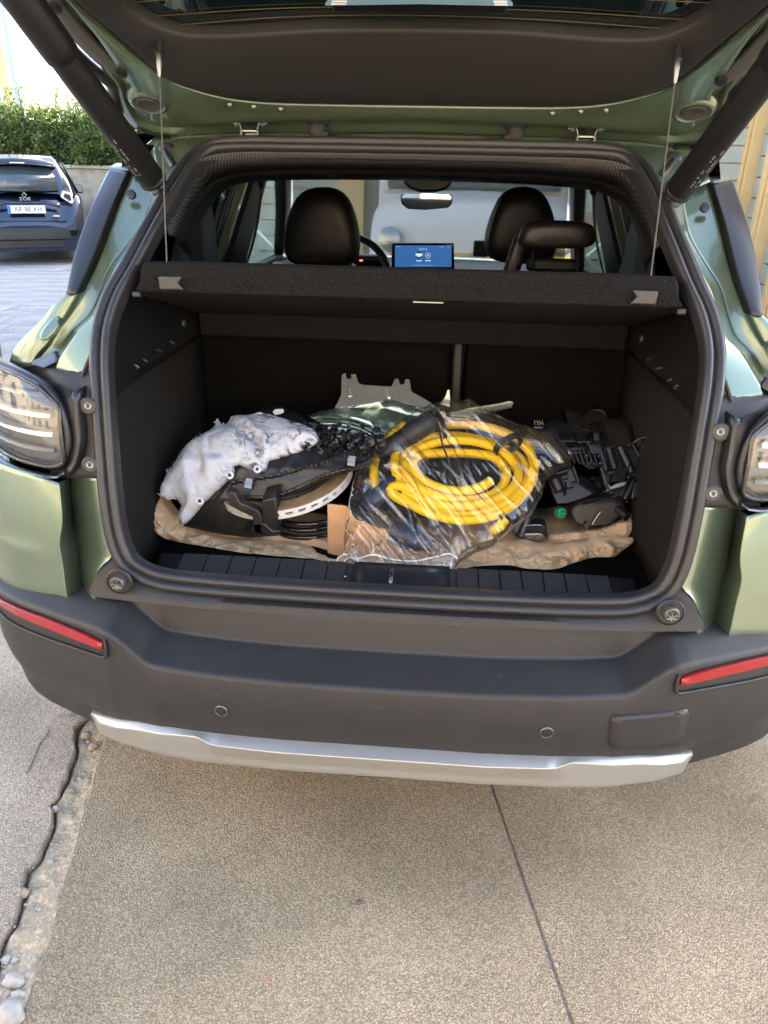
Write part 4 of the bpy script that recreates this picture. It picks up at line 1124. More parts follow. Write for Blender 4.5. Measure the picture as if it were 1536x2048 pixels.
for k, w_ in enumerate((.010, .006, .007, .005, .008)): bar(839.5+k*3.4, 498.5, w_*.8, .0065, cyan)
dot(838, 510, .0155, dk); c = at(838, 509, Y=2.3315); box('screen_icon', c, (.030, .001, .008), wh, disp, bevel=0, smooth=0); box('screen_icon', c+vv(0, -.0002, -.005), (.018, .001, .008), wh, disp, bevel=0, smooth=0)
dot(856, 511, .0115, wh); dot(856, 511, .0100, disp.data.materials[0], 2.3318)
c = at(856, 511, Y=2.3308); box('screen_icon', c, (.008, .001, .0022), wh, disp, bevel=0, smooth=0); box('screen_icon', c+vv(0, -.0003, 0), (.0022, .001, .008), wh, disp, bevel=0, smooth=0)
for px in (833.5, 836.5, 839.5, 842): bar(px, 521.5, .0052, .0040, wh)
for px in (851.5, 854.5, 857.5, 860): bar(px, 521.5, .0052, .0040, wh)
for px in (795, 798): bar(px, 493.5, .0055, .0035, cyan)
for px in (882, 886, 897): bar(px, 493.8, .006, .0035, cyan)
box('screen_icon', at(846, 530.5, Y=2.333), (.085, .001, .0016), cyan, disp, bevel=0, smooth=0)
# mirror with its mount
mq = [at(*p, Y=2.36) for p in [(800,392),(806,386),(850,386),(900,388),(906,393),(904,408),(896,416),(850,420),(815,418),(803,408)]]
mirm = mat('mirror_glass', (.75, .78, .8), .03, 1.0)
mr_ = prism('rear_view_mirror', mq, (0, .025, 0), K['gloss'], car, bevel=.005, smooth=50)
cc = sum(mq)/len(mq)
prism('mirror_glass', [cc+(p-cc)*.93+vv(0, -.0015, 0) for p in mq], (0, .001, .0), mirm, mr_, bevel=0, smooth=0)
hq = [at(*p, Y=2.42) for p in [(808,350),(900,352),(905,368),(890,380),(870,385),(838,385),(820,378),(806,366)]]
prism('mirror_mount', hq, (0, .05, 0), K['satin'], car, bevel=.012, smooth=50)
# seats
def headrest(name, pts, Y, th, lean=0.0):
    q = [at(*p, Y=Y) for p in pts]
    q = cr(q, 36, closed=True)
    c = sum(q)/len(q)
    V = []; secs = [(.55, -.50), (.80, -.46), (.93, -.34), (1.0, -.1), (1.0, .15), (.93, .38), (.80, .48), (.5, .5)]
    for k, d_ in secs:
        for p in q:
            dz = (p-c)
            V.append(c+dz*k+vv(0, d_*th+lean*dz[2], 0))
    n = len(q)
    F = gridf(len(secs), n, True)+[tuple(range(n)), tuple((len(secs)-1)*n+k for k in range(n))]
    return mesh(name, V, F, K['leather'], car, smooth=80)
hr1 = headrest('front_headrest', [(645,374),(672,378),(693,392),(707,420),(717,460),(719,500),(714,520),(690,532),(645,534),(600,531),(578,520),(570,500),(572,460),(582,420),(597,392),(618,378)], 1.62, .13)
hr2 = headrest('front_headrest', [(1045,373),(1068,376),(1086,388),(1098,408),(1108,440),(1112,480),(1105,515),(1080,525),(1040,527),(1000,523),(976,512),(969,490),(975,450),(988,415),(1002,390),(1022,377)], 1.66, .13)
# piping seams
for hh, pts, Y in ((hr1, [(612,384),(594,410),(583,450),(578,500),(590,524)], 1.553), (hr2, [(1014,384),(996,412),(984,450),(978,490),(990,514)], 1.593)):
    tube('seam', cr([at(*p, Y=Y) for p in pts], 24), .0022, K['satin'], hh, seg=6)
for x in (-.355, .325):
    rows = []
    for z, wd, yo in [(.55,.24,-.06),(.75,.25,-.02),(.95,.245,.03),(1.06,.215,.06),(1.10,.16,.07)]:
        rows.append([vv(x+wd*math.cos(a)*1.0, 1.66+yo+.07*math.sin(a), z) for a in np.linspace(0, 2*math.pi, 25)[:-1]])
    loft('front_seat_back', rows, K['leather'], car, closed=True, smooth=70)
    box('front_seat_base', (x, 1.95, .50), (.48, .50, .16), K['leather'], car, bevel=.05, seg=4)
# rear headrest on two posts
rhr = headrest('rear_headrest', [(1062,444),(1105,441),(1160,444),(1183,450),(1191,468),(1188,486),(1172,494),(1105,497),(1050,495),(1036,486),(1040,466),(1048,450)], 1.0, .09)
for a, b in (((1066,496),(1064,545)), ((1156,496),(1155,548))):
    tube('headrest_post', [at(*a, Y=1.02), at(*b, Y=1.02)], .007, K['gloss'], rhr, seg=12)
box('headrest_wing', at(1030, 520, Y=1.08), (.045, .05, .14), K['leather'], rhr, rot=rotm(0, 14, 0), bevel=.018, seg=3)
box('headrest_crossbar', at(1110, 530, Y=1.10), (.16, .03, .035), K['leather'], rhr, bevel=.01)
box('phone_holder', at(962, 497, Y=2.5), (.07, .05, .07), K['plastic2'], car, bevel=.008)
# ---- the rest of the body, seen only from the side
secY = [.50,.55,.75,1.2,2.0,2.9,3.5,3.85,4.0]
for s in (1, -1):
    rows = []
    for y in secY:
        k = np.interp(y, [.50,.6,3.3,3.85,4.0], [1,1,1,.93,.80])
        top = np.interp(y, [.44,.9,2.95,3.3,3.85,4.0], [1.0,1.01,1.005,.98,.90,.80])
        rows.append([vv(s*.78*k, y, .26), vv(s*.92*k, y, .30), vv(s*.952*k, y, .45), vv(s*.962*k, y, .62), vv(s*.955*k, y, .85), vv(s*.90*k, y, top-.05), vv(s*.83*k, y, top), vv(s*.77*k, y, top+.01)])
    loft('body_side', rows, K['paint'], car, smooth=50, solid=.01)
    strip('roof_side', s, [(.82,1.50),(1.6,1.515),(2.42,1.49)], [(.82,1.44),(1.6,1.45),(2.42,1.45)], K['paint'], th=.075)
    for y in (.86, 3.30):
        wl_ = MB().lathe((s*.865, y, .345), (s, 0, 0), [(.20, -.10), (.32, -.10), (.345, -.08), (.345, .075), (.325, .10), (.23, .105)], 40).build('wheel', K['rubber'], car, smooth=40)
        MB().lathe((s*.865, y, .345), (s, 0, 0), [(.235, .08), (.235, .104), (.215, .10), (.19, .07), (.06, .075), (.05, .09), (0, .092)], 30).build('rim', K['zinc'], wl_, smooth=40)
        MB().lathe((s*.965, y, .36), (s, 0, 0), [(.35, 0), (.39, 0), (.395, .006), (.39, .012), (.36, .012), (.35, .0)], 40).build('arch_trim', K['plastic'], car, smooth=40)
rows = []
for y in [.79,.95,1.5,2.1,2.45]:
    z = np.interp(y, [.79,.95,1.5,2.1,2.45], [1.508,1.525,1.535,1.525,1.495])
    rows.append([vv(x, y, z-.045*(abs(x)/.64)**3) for x in np.linspace(-.64, .64, 17)])
loft('roof', rows, K['paint'], car, smooth=60, solid=.02)
rows = []
for y in [3.10,3.4,3.75,3.95,4.03,4.05]:
    z = np.interp(y, [3.1,3.4,3.75,3.95,4.03,4.05], [1.0,.985,.93,.86,.74,.35])
    w_ = np.interp(y, [3.1,3.75,4.05], [.80,.78,.70])
    rows.append([vv(x*w_, y-.05*abs(x)**2.0, z-.03*abs(x)**3) for x in np.linspace(-1, 1, 17)])
loft('bonnet', rows, K['paint'], car, smooth=60, solid=.01)
box('underbody', (0, 2.25, .30), (1.4, 3.4, .06), K['satin'], car, bevel=.01)
# closing panels behind linings (keep daylight out of the boot)
for s in (1, -1):
    box('inner_wing', (s*.64, .74, .72), (.03, .36, .56), K['satin'], car, bevel=.01)
box('boot_underside', (0, .55, .45), (1.2, .68, .20), K['satin'], car, bevel=.02)
# ================================================================== things lying in the boot
def pip(x, y, poly):
    c = False; n = len(poly)
    for i in range(n):
        x1, y1 = poly[i]; x2, y2 = poly[i-1]
        if (y1 > y) != (y2 > y) and x < (x2-x1)*(y-y1)/(y2-y1)+x1: c = not c
    return c
def dseg(x, y, poly):
    P = np.array(poly, float); Q = np.roll(P, -1, 0); d_ = Q-P
    t = np.clip(((x-P[:, 0])*d_[:, 0]+(y-P[:, 1])*d_[:, 1])/(d_**2).sum(1), 0, 1)
    return float(np.sqrt(((P[:, 0]+t*d_[:, 0]-x)**2+(P[:, 1]+t*d_[:, 1]-y)**2).min()))
def pillow(name, poly, Yf, th, m, parent=None, step=5, D=30, back=.3, dirn=(0, -.7, .7), wr=None, smooth=180, recentre=True, lay=None):
    """soft or moulded piece: outline traced, real depth Yf, swelling th towards dirn, wrinkles wr(px,py)->metres"""
    xs_ = [p[0] for p in poly]; ys_ = [p[1] for p in poly]
    gx = np.arange(min(xs_)-step, max(xs_)+step*2, step); gy = np.arange(min(ys_)-step, max(ys_)+step*2, step)
    cell = {}; dn_ = np.array(dirn)/np.linalg.norm(dirn)
    ins = {}
    for i in range(len(gx)-1):
        for j in range(len(gy)-1):
            ins[i, j] = pip(gx[i]+step/2, gy[j]+step/2, poly)
    used = {}
    for (i, j), v in ins.items():
        if v:
            for a in ((i, j), (i+1, j), (i+1, j+1), (i, j+1)): used.setdefault(a, 0); used[a] += 1
    F1 = {}; V_ = []; iB = {}
    for a, cnt in used.items():
        px, py = gx[a[0]], gy[a[1]]
        edge_ = cnt < 4
        if edge_:
            # snap to the outline
            P = np.array(poly, float); Q = np.roll(P, -1, 0); d_ = Q-P
            t = np.clip(((px-P[:, 0])*d_[:, 0]+(py-P[:, 1])*d_[:, 1])/(d_**2).sum(1), 0, 1)
            C_ = P+t[:, None]*d_; k = ((C_-[px, py])**2).sum(1).argmin(); px, py = C_[k]
        d0 = 0 if edge_ else dseg(px, py, poly)
        h = math.sqrt(max(0, 1-(1-min(d0/D, 1))**2))
        q = at(px, py, Y=Yf(px, py))
        wv = wr(px, py)*min(1, d0/8+.25) if wr else 0
        F1[a] = len(V_); V_.append(q+dn_*(th*h+wv))
        if edge_: iB[a] = F1[a]
        else: iB[a] = len(V_); V_.append(q-dn_*(th*h*back+.001))
    F_ = []
    for (i, j), v in ins.items():
        if v:
            c = ((i, j), (i+1, j), (i+1, j+1), (i, j+1))
            F_.append(tuple(F1[a] for a in c)); F_.append(tuple(iB[a] for a in c[::-1]))
    return mesh(name, V_, F_, m, parent, smooth=smooth, fix=False, recentre=recentre and parent is None)
def ymap(tab, kx=0, x0=0):
    """depth from image height (lower = nearer), with a sideways slope"""
    T = sorted(tab); a = [t[0] for t in T]; b = [t[1] for t in T]
    return lambda px, py: float(np.interp(py, a, b))+kx*(px-x0)
def jagp(poly, amp, n=160, seed=0):
    P = rs([vv(p[0], p[1], 0) for p in poly]+[vv(poly[0][0], poly[0][1], 0)], n+1)[:-1]
    r_ = random.Random(seed)
    return [(p[0]+r_.gauss(0, amp), p[1]+r_.gauss(0, amp)) for p in P]

# ---- brown wrapping paper on the boot floor
lowE = [(300,1046,.415,.660),(318,1070,.400,.632),(345,1082,0,.620),(400,1091,0,.620),(470,1103,0,.620),(560,1112,0,.620),(640,1120,0,.622),(690,1142,.33,0),(740,1152,.30,0),(800,1156,.285,0),(870,1152,.29,0),(915,1141,.32,0),(960,1132,0,.620),(1010,1130,0,.620),(1060,1137,0,.620),(1110,1138,0,.620),(1150,1125,0,.62),(1190,1115,0,.62),(1228,1113,0,.622),(1262,1088,0,.63)]
topE = [(320,996,.46),(330,1012,.455),(352,1040,.45),(372,1052,.455),(440,1072,.46),(530,1078,.46),(610,1088,.455),(655,1108,.43),(700,1116,.39),(770,1124,.36),(850,1124,.37),(905,1118,.39),(945,1102,.43),(985,1086,.46),(1040,1083,.47),(1100,1091,.46),(1150,1090,.46),(1200,1076,.49),(1240,1074,.50),(1268,1080,.50)]
lo = [at(x, y, Y=Y_) if Y_ else at(x, y, Z=Z_) for x, y, Y_, Z_ in lowE]
tp = [at(x, y, Y=Y_) for x, y, Y_ in topE]
lo = cr(lo, 300); tp = cr(tp, 300)
rows = []
def fold(x, y, z, s):
    return abs(noise.noise(Vector((x*s, y*s, z*s))))
def crum(p, a=.006):
    v = -fold(p[0], p[2]*1.6, p[1], 16)*1.8-.9*fold(p[0]+3, p[2]*1.5, p[1], 36)+.55-.5*fold(p[0]+7, p[2]*1.5, p[1]+2, 70)
    return vv(0, -1, .7)*a*2.9*v
for k in range(15):
    u = k/14
    rows.append([ (a*(1-u)+b*u)+vv(0, -.012*math.sin(math.pi*u), .004*math.sin(math.pi*u))+crum(a*(1-u)+b*u)*(math.sin(math.pi*min(1, u+.12))*.8+.2) for a, b in zip(lo, tp)])
for k, (dy, dz) in enumerate([(.008,-.002),(.03,-.018),(.07,0),(.14,0),(.24,0)]):
    r = []
    for p in tp:
        z = p[2]+dz if k < 2 else .624
        r.append(vv(p[0]*(1-.02*k), p[1]+dy, max(z, .622))+vv(0, 0, 1)*.012*fold(p[0], p[1]+dy*2, 2.0, 14))
    rows.append(r)
paper = loft('wrapping_paper', rows, K['paper'], None, smooth=18, solid=.0008, offset=0, recentre=True)
tag(paper, 'crumpled brown wrapping paper spread along the front of the boot floor', 'paper')
# second fold of paper sticking up beside the lamp
Pf = [(1268,1020),(1274,1022),(1268,1050),(1258,1072),(1225,1095),(1180,1104),(1130,1092),(1090,1090),(1100,1068),(1150,1062),(1200,1058),(1240,1040)]
pf = pillow('paper_fold', Pf, ymap([(1020,.575),(1060,.54),(1104,.50)]), .004, K['paper'], paper, step=5, D=10, wr=lambda x, y: .016*(abs(noise.noise(Vector((x*.035, y*.05, 1))))+.5*abs(noise.noise(Vector((x*.09, y*.11, 3))))), smooth=18)
pf.matrix_parent_inverse = Matrix.Translation(-Vector(paper.location))

# ---- white padding (insulation) with black smears
def cloth_mat():
    m = mat('white_padding', (.45, .46, .49), .95, bump=(300, .2, .002), spec=.1)
    t = m.node_tree; b = t.nodes['Principled BSDF']; tc = t.nodes.new('ShaderNodeTexCoord')
    wv = t.nodes.new('ShaderNodeTexNoise'); wv.inputs['Scale'].default_value = 26; wv.inputs['Detail'].default_value = 3; wv.inputs['Distortion'].default_value = 1.6
    t.links.new(tc.outputs['Object'], wv.inputs['Vector'])
    sb = t.nodes.new('ShaderNodeMath'); sb.operation = 'SUBTRACT'; sb.inputs[1].default_value = .5; t.links.new(wv.outputs['Fac'], sb.inputs[0])
    ab = t.nodes.new('ShaderNodeMath'); ab.operation = 'ABSOLUTE'; t.links.new(sb.outputs[0], ab.inputs[0])
    r1 = t.nodes.new('ShaderNodeMapRange'); r1.inputs[1].default_value = .075; r1.inputs[2].default_value = .015
    t.links.new(ab.outputs[0], r1.inputs[0])
    n = t.nodes.new('ShaderNodeTexNoise'); n.inputs['Scale'].default_value = 18; n.inputs['Detail'].default_value = 6
    t.links.new(tc.outputs['Object'], n.inputs['Vector'])
    r2 = t.nodes.new('ShaderNodeMapRange'); r2.inputs[1].default_value = .40; r2.inputs[2].default_value = .58
    t.links.new(n.outputs['Fac'], r2.inputs[0])
    # the smears sit on the upper right lobe (a stain with its own shape)
    sx_ = t.nodes.new('ShaderNodeSeparateXYZ'); t.links.new(tc.outputs['Object'], sx_.inputs[0])
    r3 = t.nodes.new('ShaderNodeMapRange'); r3.inputs[1].default_value = -.06; r3.inputs[2].default_value = .05; r3.inputs[3].default_value = .10; r3.inputs[4].default_value = 1
    t.links.new(sx_.outputs['X'], r3.inputs[0])
    m1 = t.nodes.new('ShaderNodeMath'); m1.operation = 'MULTIPLY'; m2 = t.nodes.new('ShaderNodeMath'); m2.operation = 'MULTIPLY'
    t.links.new(r1.outputs[0], m1.inputs[0]); t.links.new(r2.outputs[0], m1.inputs[1])
    t.links.new(m1.outputs[0], m2.inputs[0]); t.links.new(r3.outputs[0], m2.inputs[1])
    mx = t.nodes.new('ShaderNodeMix'); mx.data_type = 'RGBA'; mx.inputs[6].default_value = (.45, .465, .50, 1); mx.inputs[7].default_value = (.03, .028, .026, 1)
    t.links.new(m2.outputs[0], mx.inputs[0]); t.links.new(mx.outputs[2], b.inputs['Base Color'])
    return m
K['cloth'] = cloth_mat()
polyC = [(320,995),(322,975),(334,950),(345,938),(350,925),(362,906),(372,893),(384,884),(398,876),(412,866),(428,856),(434,838),(441,850),(452,846),(462,834),(490,832),(520,824),(545,830),(580,842),(604,848),(628,860),(640,876),(636,886),(622,894),(590,907),(562,915),(538,922),(533,936),(526,944),(506,944),(490,936),(478,930),(467,932),(470,944),(466,954),(452,966),(432,984),(412,1002),(394,1024),(376,1044),(366,1050),(356,1036),(364,1012),(360,1000),(348,996),(334,1000)]
Yc_ = ymap([(1050,.405),(995,.425),(930,.46),(870,.53),(830,.60)])
def wrc(px, py):
    a = px*.045+py*.02
    f = .010*fbm(px*.014, py*.014, 2, 2)+(.020 if px < 440 else max(.007, .020-.013*(px-440)/60))*abs(fbm(px*.020+3+.3*fbm(px*.02,py*.02,1,2), py*.013, 5, 2))-.010
    # the long fold between the two lobes
    dline = (px-460)*.62-(py-845)*.78
    f -= .014*math.exp(-(dline/9)**2)*(450 < px < 530)
    f += .010*math.exp(-((dline-18)/12)**2)*(450 < px < 540)
    return f
cl = pillow('padding', jagp(polyC, .4, 220, 2), Yc_, .034, K['cloth'], None, step=2.0, D=34, wr=wrc)
tag(cl, 'torn white padding with black smears draped over the black panel', 'padding')
# fluffy torn fibres along its left edge
fb = MB(); rnd = random.Random(5)
fpoly = polyC[:14]+polyC[-6:]
for k in range(170):
    i = rnd.randrange(len(fpoly)-1); u = rnd.random()
    px = fpoly[i][0]*(1-u)+fpoly[i+1][0]*u; py = fpoly[i][1]*(1-u)+fpoly[i+1][1]*u
    if abs(fpoly[i+1][0]-fpoly[i][0]) > 60: continue
    p = at(px, py, Y=Yc_(px, py)); d_ = vv(rnd.gauss(-.3, .7), rnd.gauss(0, .5), rnd.gauss(.5, .6)); d_ /= np.linalg.norm(d_)
    L_ = rnd.uniform(.002, .007)
    e_ = vv(rnd.gauss(0, 1), rnd.gauss(0, 1), rnd.gauss(0, 1))*L_*.35
    fb.tube([p-d_*.002, p+d_*L_*.5+e_*.5, p+d_*L_+e_], [.0005, .0004, .0002], 4)
f_ = fb.build('fibres', mat('white_fibre', (.78, .79, .82), .95), cl, smooth=60); f_['kind'] = 'stuff'
f_.matrix_parent_inverse = Matrix.Translation(-Vector(cl.location))
for px, py in ((515, 939), (460, 951), (400, 1003)):
    q = at(px, py, Y=Yc_(px, py)-.012)
    rg = MB().lathe(q, (0, -.75, .6), [(.0085, -.002), (.0085, .004), (.0065, .005), (.0055, .0035), (.0055, .0)], 20).build('eyelet', K['white'], cl, smooth=40)
    pn = MB().lathe(q, (0, -.75, .6), [(.003, 0), (.003, .006), (0, .006)], 12).build('eyelet_pin', K['satin'], cl, smooth=40)
    for z in (rg, pn): z.matrix_parent_inverse = Matrix.Translation(-Vector(cl.location))

# ---- black wheel-arch panel with its bracket and clips
pn_ = empty('wheel_arch_liner', (-.33, .5, .62), 'scuffed black plastic wheel-arch panel with metal clips under the white padding', 'car part')
Yp = ymap([(1075,.425),(1000,.430),(940,.460),(900,.50),(870,.56),(830,.64)])
Pa = [(366,1052),(392,1020),(430,975),(470,935),(520,915),(580,895),(640,880),(690,872),(735,885),(752,905),(742,932),(700,944),(640,958),(600,975),(560,998),(556,1070),(500,1076),(430,1066)]
pillow('panel', Pa, lambda x, y: Yp(x, y)+.006, .008, K['blackpart'], pn_, step=4, D=10, wr=lambda x, y: .003*fbm(x*.02, y*.02, 3, 2)+.004*max(0, math.sin(x*.075+y*.05))**8, smooth=40)
Pb = [(452,985),(462,962),(500,956),(560,946),(640,922),(700,902),(748,890),(752,908),(740,930),(700,944),(650,958),(600,982),(560,998),(524,1002),(470,1000)]
pillow('channel', Pb, lambda x, y: Yp(x, y)-.010, .012, K['blackpart'], pn_, step=3, D=4, dirn=(0, -.8, .6), wr=lambda x, y: -.006*(8 < dseg(x, y, Pb) < 99)+.0015*fbm(x*.05, y*.05, 1, 2), smooth=40)
q1 = [at(*p, Y=.368) for p in [(522,1002),(552,994),(557,1064),(540,1072),(524,1068)]]
prism('bracket', q1, (0, .06, .01), K['blackpart'], pn_, bevel=.004)
q2 = [at(*p, Y=.362) for p in [(453,985),(460,1012),(482,1024),(505,1034),(506,1052),(498,1062),(540,1073),(524,1062),(524,1036),(516,1022),(480,1006),(470,985)]]
prism('bracket_lip', q2, (0, .02, .004), K['blackpart'], pn_, bevel=.002)
prism('foot', [at(*p, Y=.362) for p in [(505,1048),(528,1046),(545,1062),(560,1060),(560,1072),(510,1076)]], (0, .03, 0), K['blackpart'], pn_, bevel=.003)
for px, py in ((497, 967), (703, 922)):
    c = at(px, py, Y=Yp(px, py)-.032)
    cm_ = MB().box(c, (.017, .006, .024), rotm(-40, 6, 0)); cm_.box(c+vv(0, -.004, .003), (.019, .004, .004), rotm(-40, 6, 0)); cm_.box(c+vv(0, -.004, -.006), (.009, .004, .007), rotm(-40, 6, 0))
    cm_.build('spring_clip', K['zinc'], pn_, bevel=.0012)
# torn, cracked top with connectors
rnd = random.Random(8)
tr_ = MB()
for k in range(150):
    px = rnd.uniform(590, 752); py = 868+ (px-590)*.13+rnd.gauss(0, 14)
    c = at(px, py, Y=Yp(px, py)-.01-.02*rnd.random())
    tr_.box(c, (rnd.uniform(.006, .022), rnd.uniform(.003, .010), rnd.uniform(.003, .010)), rotm(rnd.uniform(-60, 60), rnd.uniform(-60, 60), rnd.uniform(0, 180)))
tr_.build('torn_edge', K['blackpart'], pn_, smooth=0)
for px, py, r in ((752, 866, .011), (742, 884, .012), (728, 896, .010), (762, 882, .010), (718, 880, .012)):
    c = at(px, py, Y=Yp(px, py)-.035); a_ = vv(rnd.uniform(-.6, .2), -.6, rnd.uniform(.2, .9))
    MB().lathe(c, a_, [(r*.7, -.02), (r, -.018), (r, -.006), (r*.75, -.004), (r*.75, .004), (r, .006), (r, .012), (r*.6, .014), (r*.5, .006), (0, .006)], 16).build('plug_socket', K['satin'], pn_, smooth=40)
MB().lathe(at(700, 897, Y=.555), (-.5, -.6, .3), [(.0075, -.012), (.0075, .010), (.005, .012), (0, .012)], 14).build('metal_ferrule', K['steel'], pn_, smooth=40)
# black piece behind the padding with a white tag
Pt = [(478,842),(505,826),(540,812),(565,812),(600,830),(640,842),(660,868),(690,885),(640,890),(600,868),(540,850)]
bt_o = pillow('scrap_moulding', Pt, ymap([(890,.64),(812,.74)]), .02, K['blackpart'], None, step=5, D=16, wr=lambda x, y: .004*fbm(x*.04, y*.04, 9, 4))
tag(bt_o, 'black moulded scrap with a small white tag behind the padding', 'car part')
tgp = prism('tag', [at(*p, Y=.665) for p in [(545,824),(550,819),(566,818),(568,824),(562,828),(550,830)]], (0, .002, 0), K['white'], bt_o, bevel=0)
tgp.matrix_parent_inverse = Matrix.Translation(-Vector(bt_o.location))

# ---- vented brake disc
dc = at(568, 944, Y=.535); dN = Vector((-.14, -.18, .97)).normalized()
disc = empty('brake_disc', (dc[0], dc[1], dc[2]), 'rusty brown brake disc with a bright machined vented rim', 'brake disc')
du = dN.orthogonal().normalized(); dv = dN.cross(du)
rustm = mat('rust_brown_metal', (.33, .20, .09), .42, .55, var=(40, (.46, .32, .16), 6), bump=(300, .1, .001))
RO, RI, TH = .165, .128, .024
MB().lathe(dc, dN, [(RI, 0), (RO-.003, 0), (RO, -.001), (RO, -.0085)], 96).build('friction_face', rustm, disc, smooth=40)
rimm = mat('machined_rim', (.78, .76, .72), .35, .35)
MB().lathe(dc, dN, [(RO+.0005, -.001), (RO+.0005, -.0085), (RI+.01, -.0087)], 96).build('rim_edge', rimm, disc, smooth=30)
MB().lathe(dc, dN, [(RI, -TH), (RI+.01, -.0155), (RO+.0005, -.0155), (RO+.0005, -TH+.001), (RO-.003, -TH)], 96).build('rim_edge', rimm, disc, smooth=30)
MB().lathe(dc, dN, [(RO-.006, -.0083), (RO-.006, -.0157)], 96).build('vent_core', K['satin'], disc, smooth=30)
v_ = MB()
for k in range(34):
    a = 2*math.pi*k/34; c = Vector(dc)+dN*-.012+(du*math.cos(a)+dv*math.sin(a))*(RO-.004)
    rot = Matrix((du*math.cos(a)+dv*math.sin(a), -du*math.sin(a)+dv*math.cos(a), dN)).transposed()
    v_.box(c, (.010, .013, .0068), rot)
vo = v_.build('vent_rib', rimm, disc, smooth=0)
vo['kind'] = 'stuff'
MB().lathe(dc, dN, [(RI, -.0), (RI-.006, -.002), (RI-.012, .004), (RI-.02, .006), (.045, .006), (.04, .004), (.04, -.02)], 72).build('hat', K['satin'], disc, smooth=40)
for k in range(10):
    a = 2*math.pi*k/10
    MB().lathe(Vector(dc)+dN*.0062+(du*math.cos(a)+dv*math.sin(a))*.085, dN, [(.012, -.003), (.012, .0005), (.009, .0008), (.008, -.002), (0, -.002)], 14).build('stud_hole', K['gloss'], disc, smooth=40)
# black coiled spring scraps under the disc
sp_o = empty('spring', (-.16, .52, .62), 'shiny black coil of springs lying under the brake disc', 'spring')
for k, (z, r) in enumerate(((.632, .07), (.650, .066), (.668, .07))):
    c = at(612, 1052, Y=.53)
    tube('coil', [vv(c[0]+r*1.25*math.cos(a), c[1]+r*math.sin(a), z+.004*math.sin(a)) for a in np.linspace(0, 2*math.pi, 41)[:-1]], .0065, K['gloss'], sp_o, seg=10, closed=True)

# ---- crumpled bright sheet metal (wing piece)
sm = empty('bent_sheet_metal', (-.02, .74, .62), 'torn green-grey bent sheet metal with two pronged tabs standing at the back', 'car part')
metg = mat('zinc_sheet', (.66, .70, .67), .27, .85, var=(12, (.58, .64, .60), 4))
metd = mat('green_sheet', (.26, .34, .30), .24, .8, coat=.5)
Ym = ymap([(890,.60),(845,.66),(800,.72),(745,.76)])
Pm = [(683,749),(691,746),(693,757),(701,758),(703,748),(712,749),(717,766),(727,770),(783,773),(789,758),(797,757),(800,769),(808,769),(811,758),(819,759),(823,783),(846,796),(872,812),(850,822),(815,808),(780,800),(740,808),(700,813),(668,818),(682,790)]
V0 = [at(*p, Y=Ym(*p)) for p in Pm]
prism('tab_plate', V0, (0, .003, 0), metg, sm, bevel=.0012)
for a, b in (((698,775),(700,792)), ((775,775),(778,795))):
    tube('pressed_bead', [at(*a, Y=Ym(*a)-.001), at(*b, Y=Ym(*b)-.001)], .004, metg, sm, seg=8)
def mrow(pts, dy=0, n=40): return cr([at(x, y, Y=Ym(x, y)+dy) for x, y in pts], n)
def mw(r, a): return [p+vv(0, -1, .5)*a*fbm(p[0]*30, p[2]*40, 6.0, 4) for p in r]
loft('crumpled_web', [mrow([(668,818),(720,810),(780,800),(830,812),(880,815)]), mw(mrow([(650,826),(710,822),(770,818),(825,832),(880,835)], .02), .012), mrow([(640,832),(700,828),(765,840),(815,852),(870,850)], -.02), mw(mrow([(660,842),(720,846),(770,858),(812,866),(860,862)], .01), .010), mrow([(690,850),(740,862),(780,872),(810,878),(850,874)], -.01)], metd, sm, smooth=45, solid=.002)
loft('wing_lip', [mrow([(619,830),(640,822),(672,816),(720,815)]), mrow([(620,834),(650,830),(690,828),(735,836)], -.012), mrow([(626,836),(660,834),(700,838),(750,856)], -.005)], metg, sm, smooth=50, solid=.002)
loft('wing_arch', [mrow([(624,836),(670,834),(715,842),(760,862),(800,890)]), mrow([(640,846),(675,846),(715,854),(750,872),(785,898)], -.02), mrow([(650,856),(680,858),(715,866),(745,880),(775,902)], 0), mrow([(655,866),(690,872),(715,880),(735,888),(760,905)], -.012), mrow([(660,876),(690,882),(712,888),(730,896),(750,908)], .0)], metd, sm, fil=[0,.012,.012,.012,0], smooth=60, solid=.002)
tube('wing_highlight', mrow([(624,836),(670,833),(715,841),(760,861),(800,889)], -.003), .0028, metg, sm, seg=8)  # bright beads along the folds, put in as highlight lines
tube('wing_highlight', mrow([(652,857),(682,859),(715,867),(745,881),(772,902)], -.004), .0022, metg, sm, seg=8)
sk = [at(*p, Y=.70) for p in [(880,830),(940,815),(1000,806),(1019,801),(1027,803),(1026,809),(1010,813),(960,824),(900,838)]]
prism('sharp_strip', sk, (0, .004, -.01), metd, sm, bevel=.0015)
tube('strip_edge', cr([at(*p, Y=.698) for p in [(890,832),(960,823),(1012,812),(1026,808)]], 16), .0018, metg, sm, seg=6)
prism('sharp_tip', [at(*p, Y=.70) for p in [(880,808),(890,795),(895,780),(899,779),(901,800),(900,815)]], (0, .003, 0), metg, sm, bevel=.001)

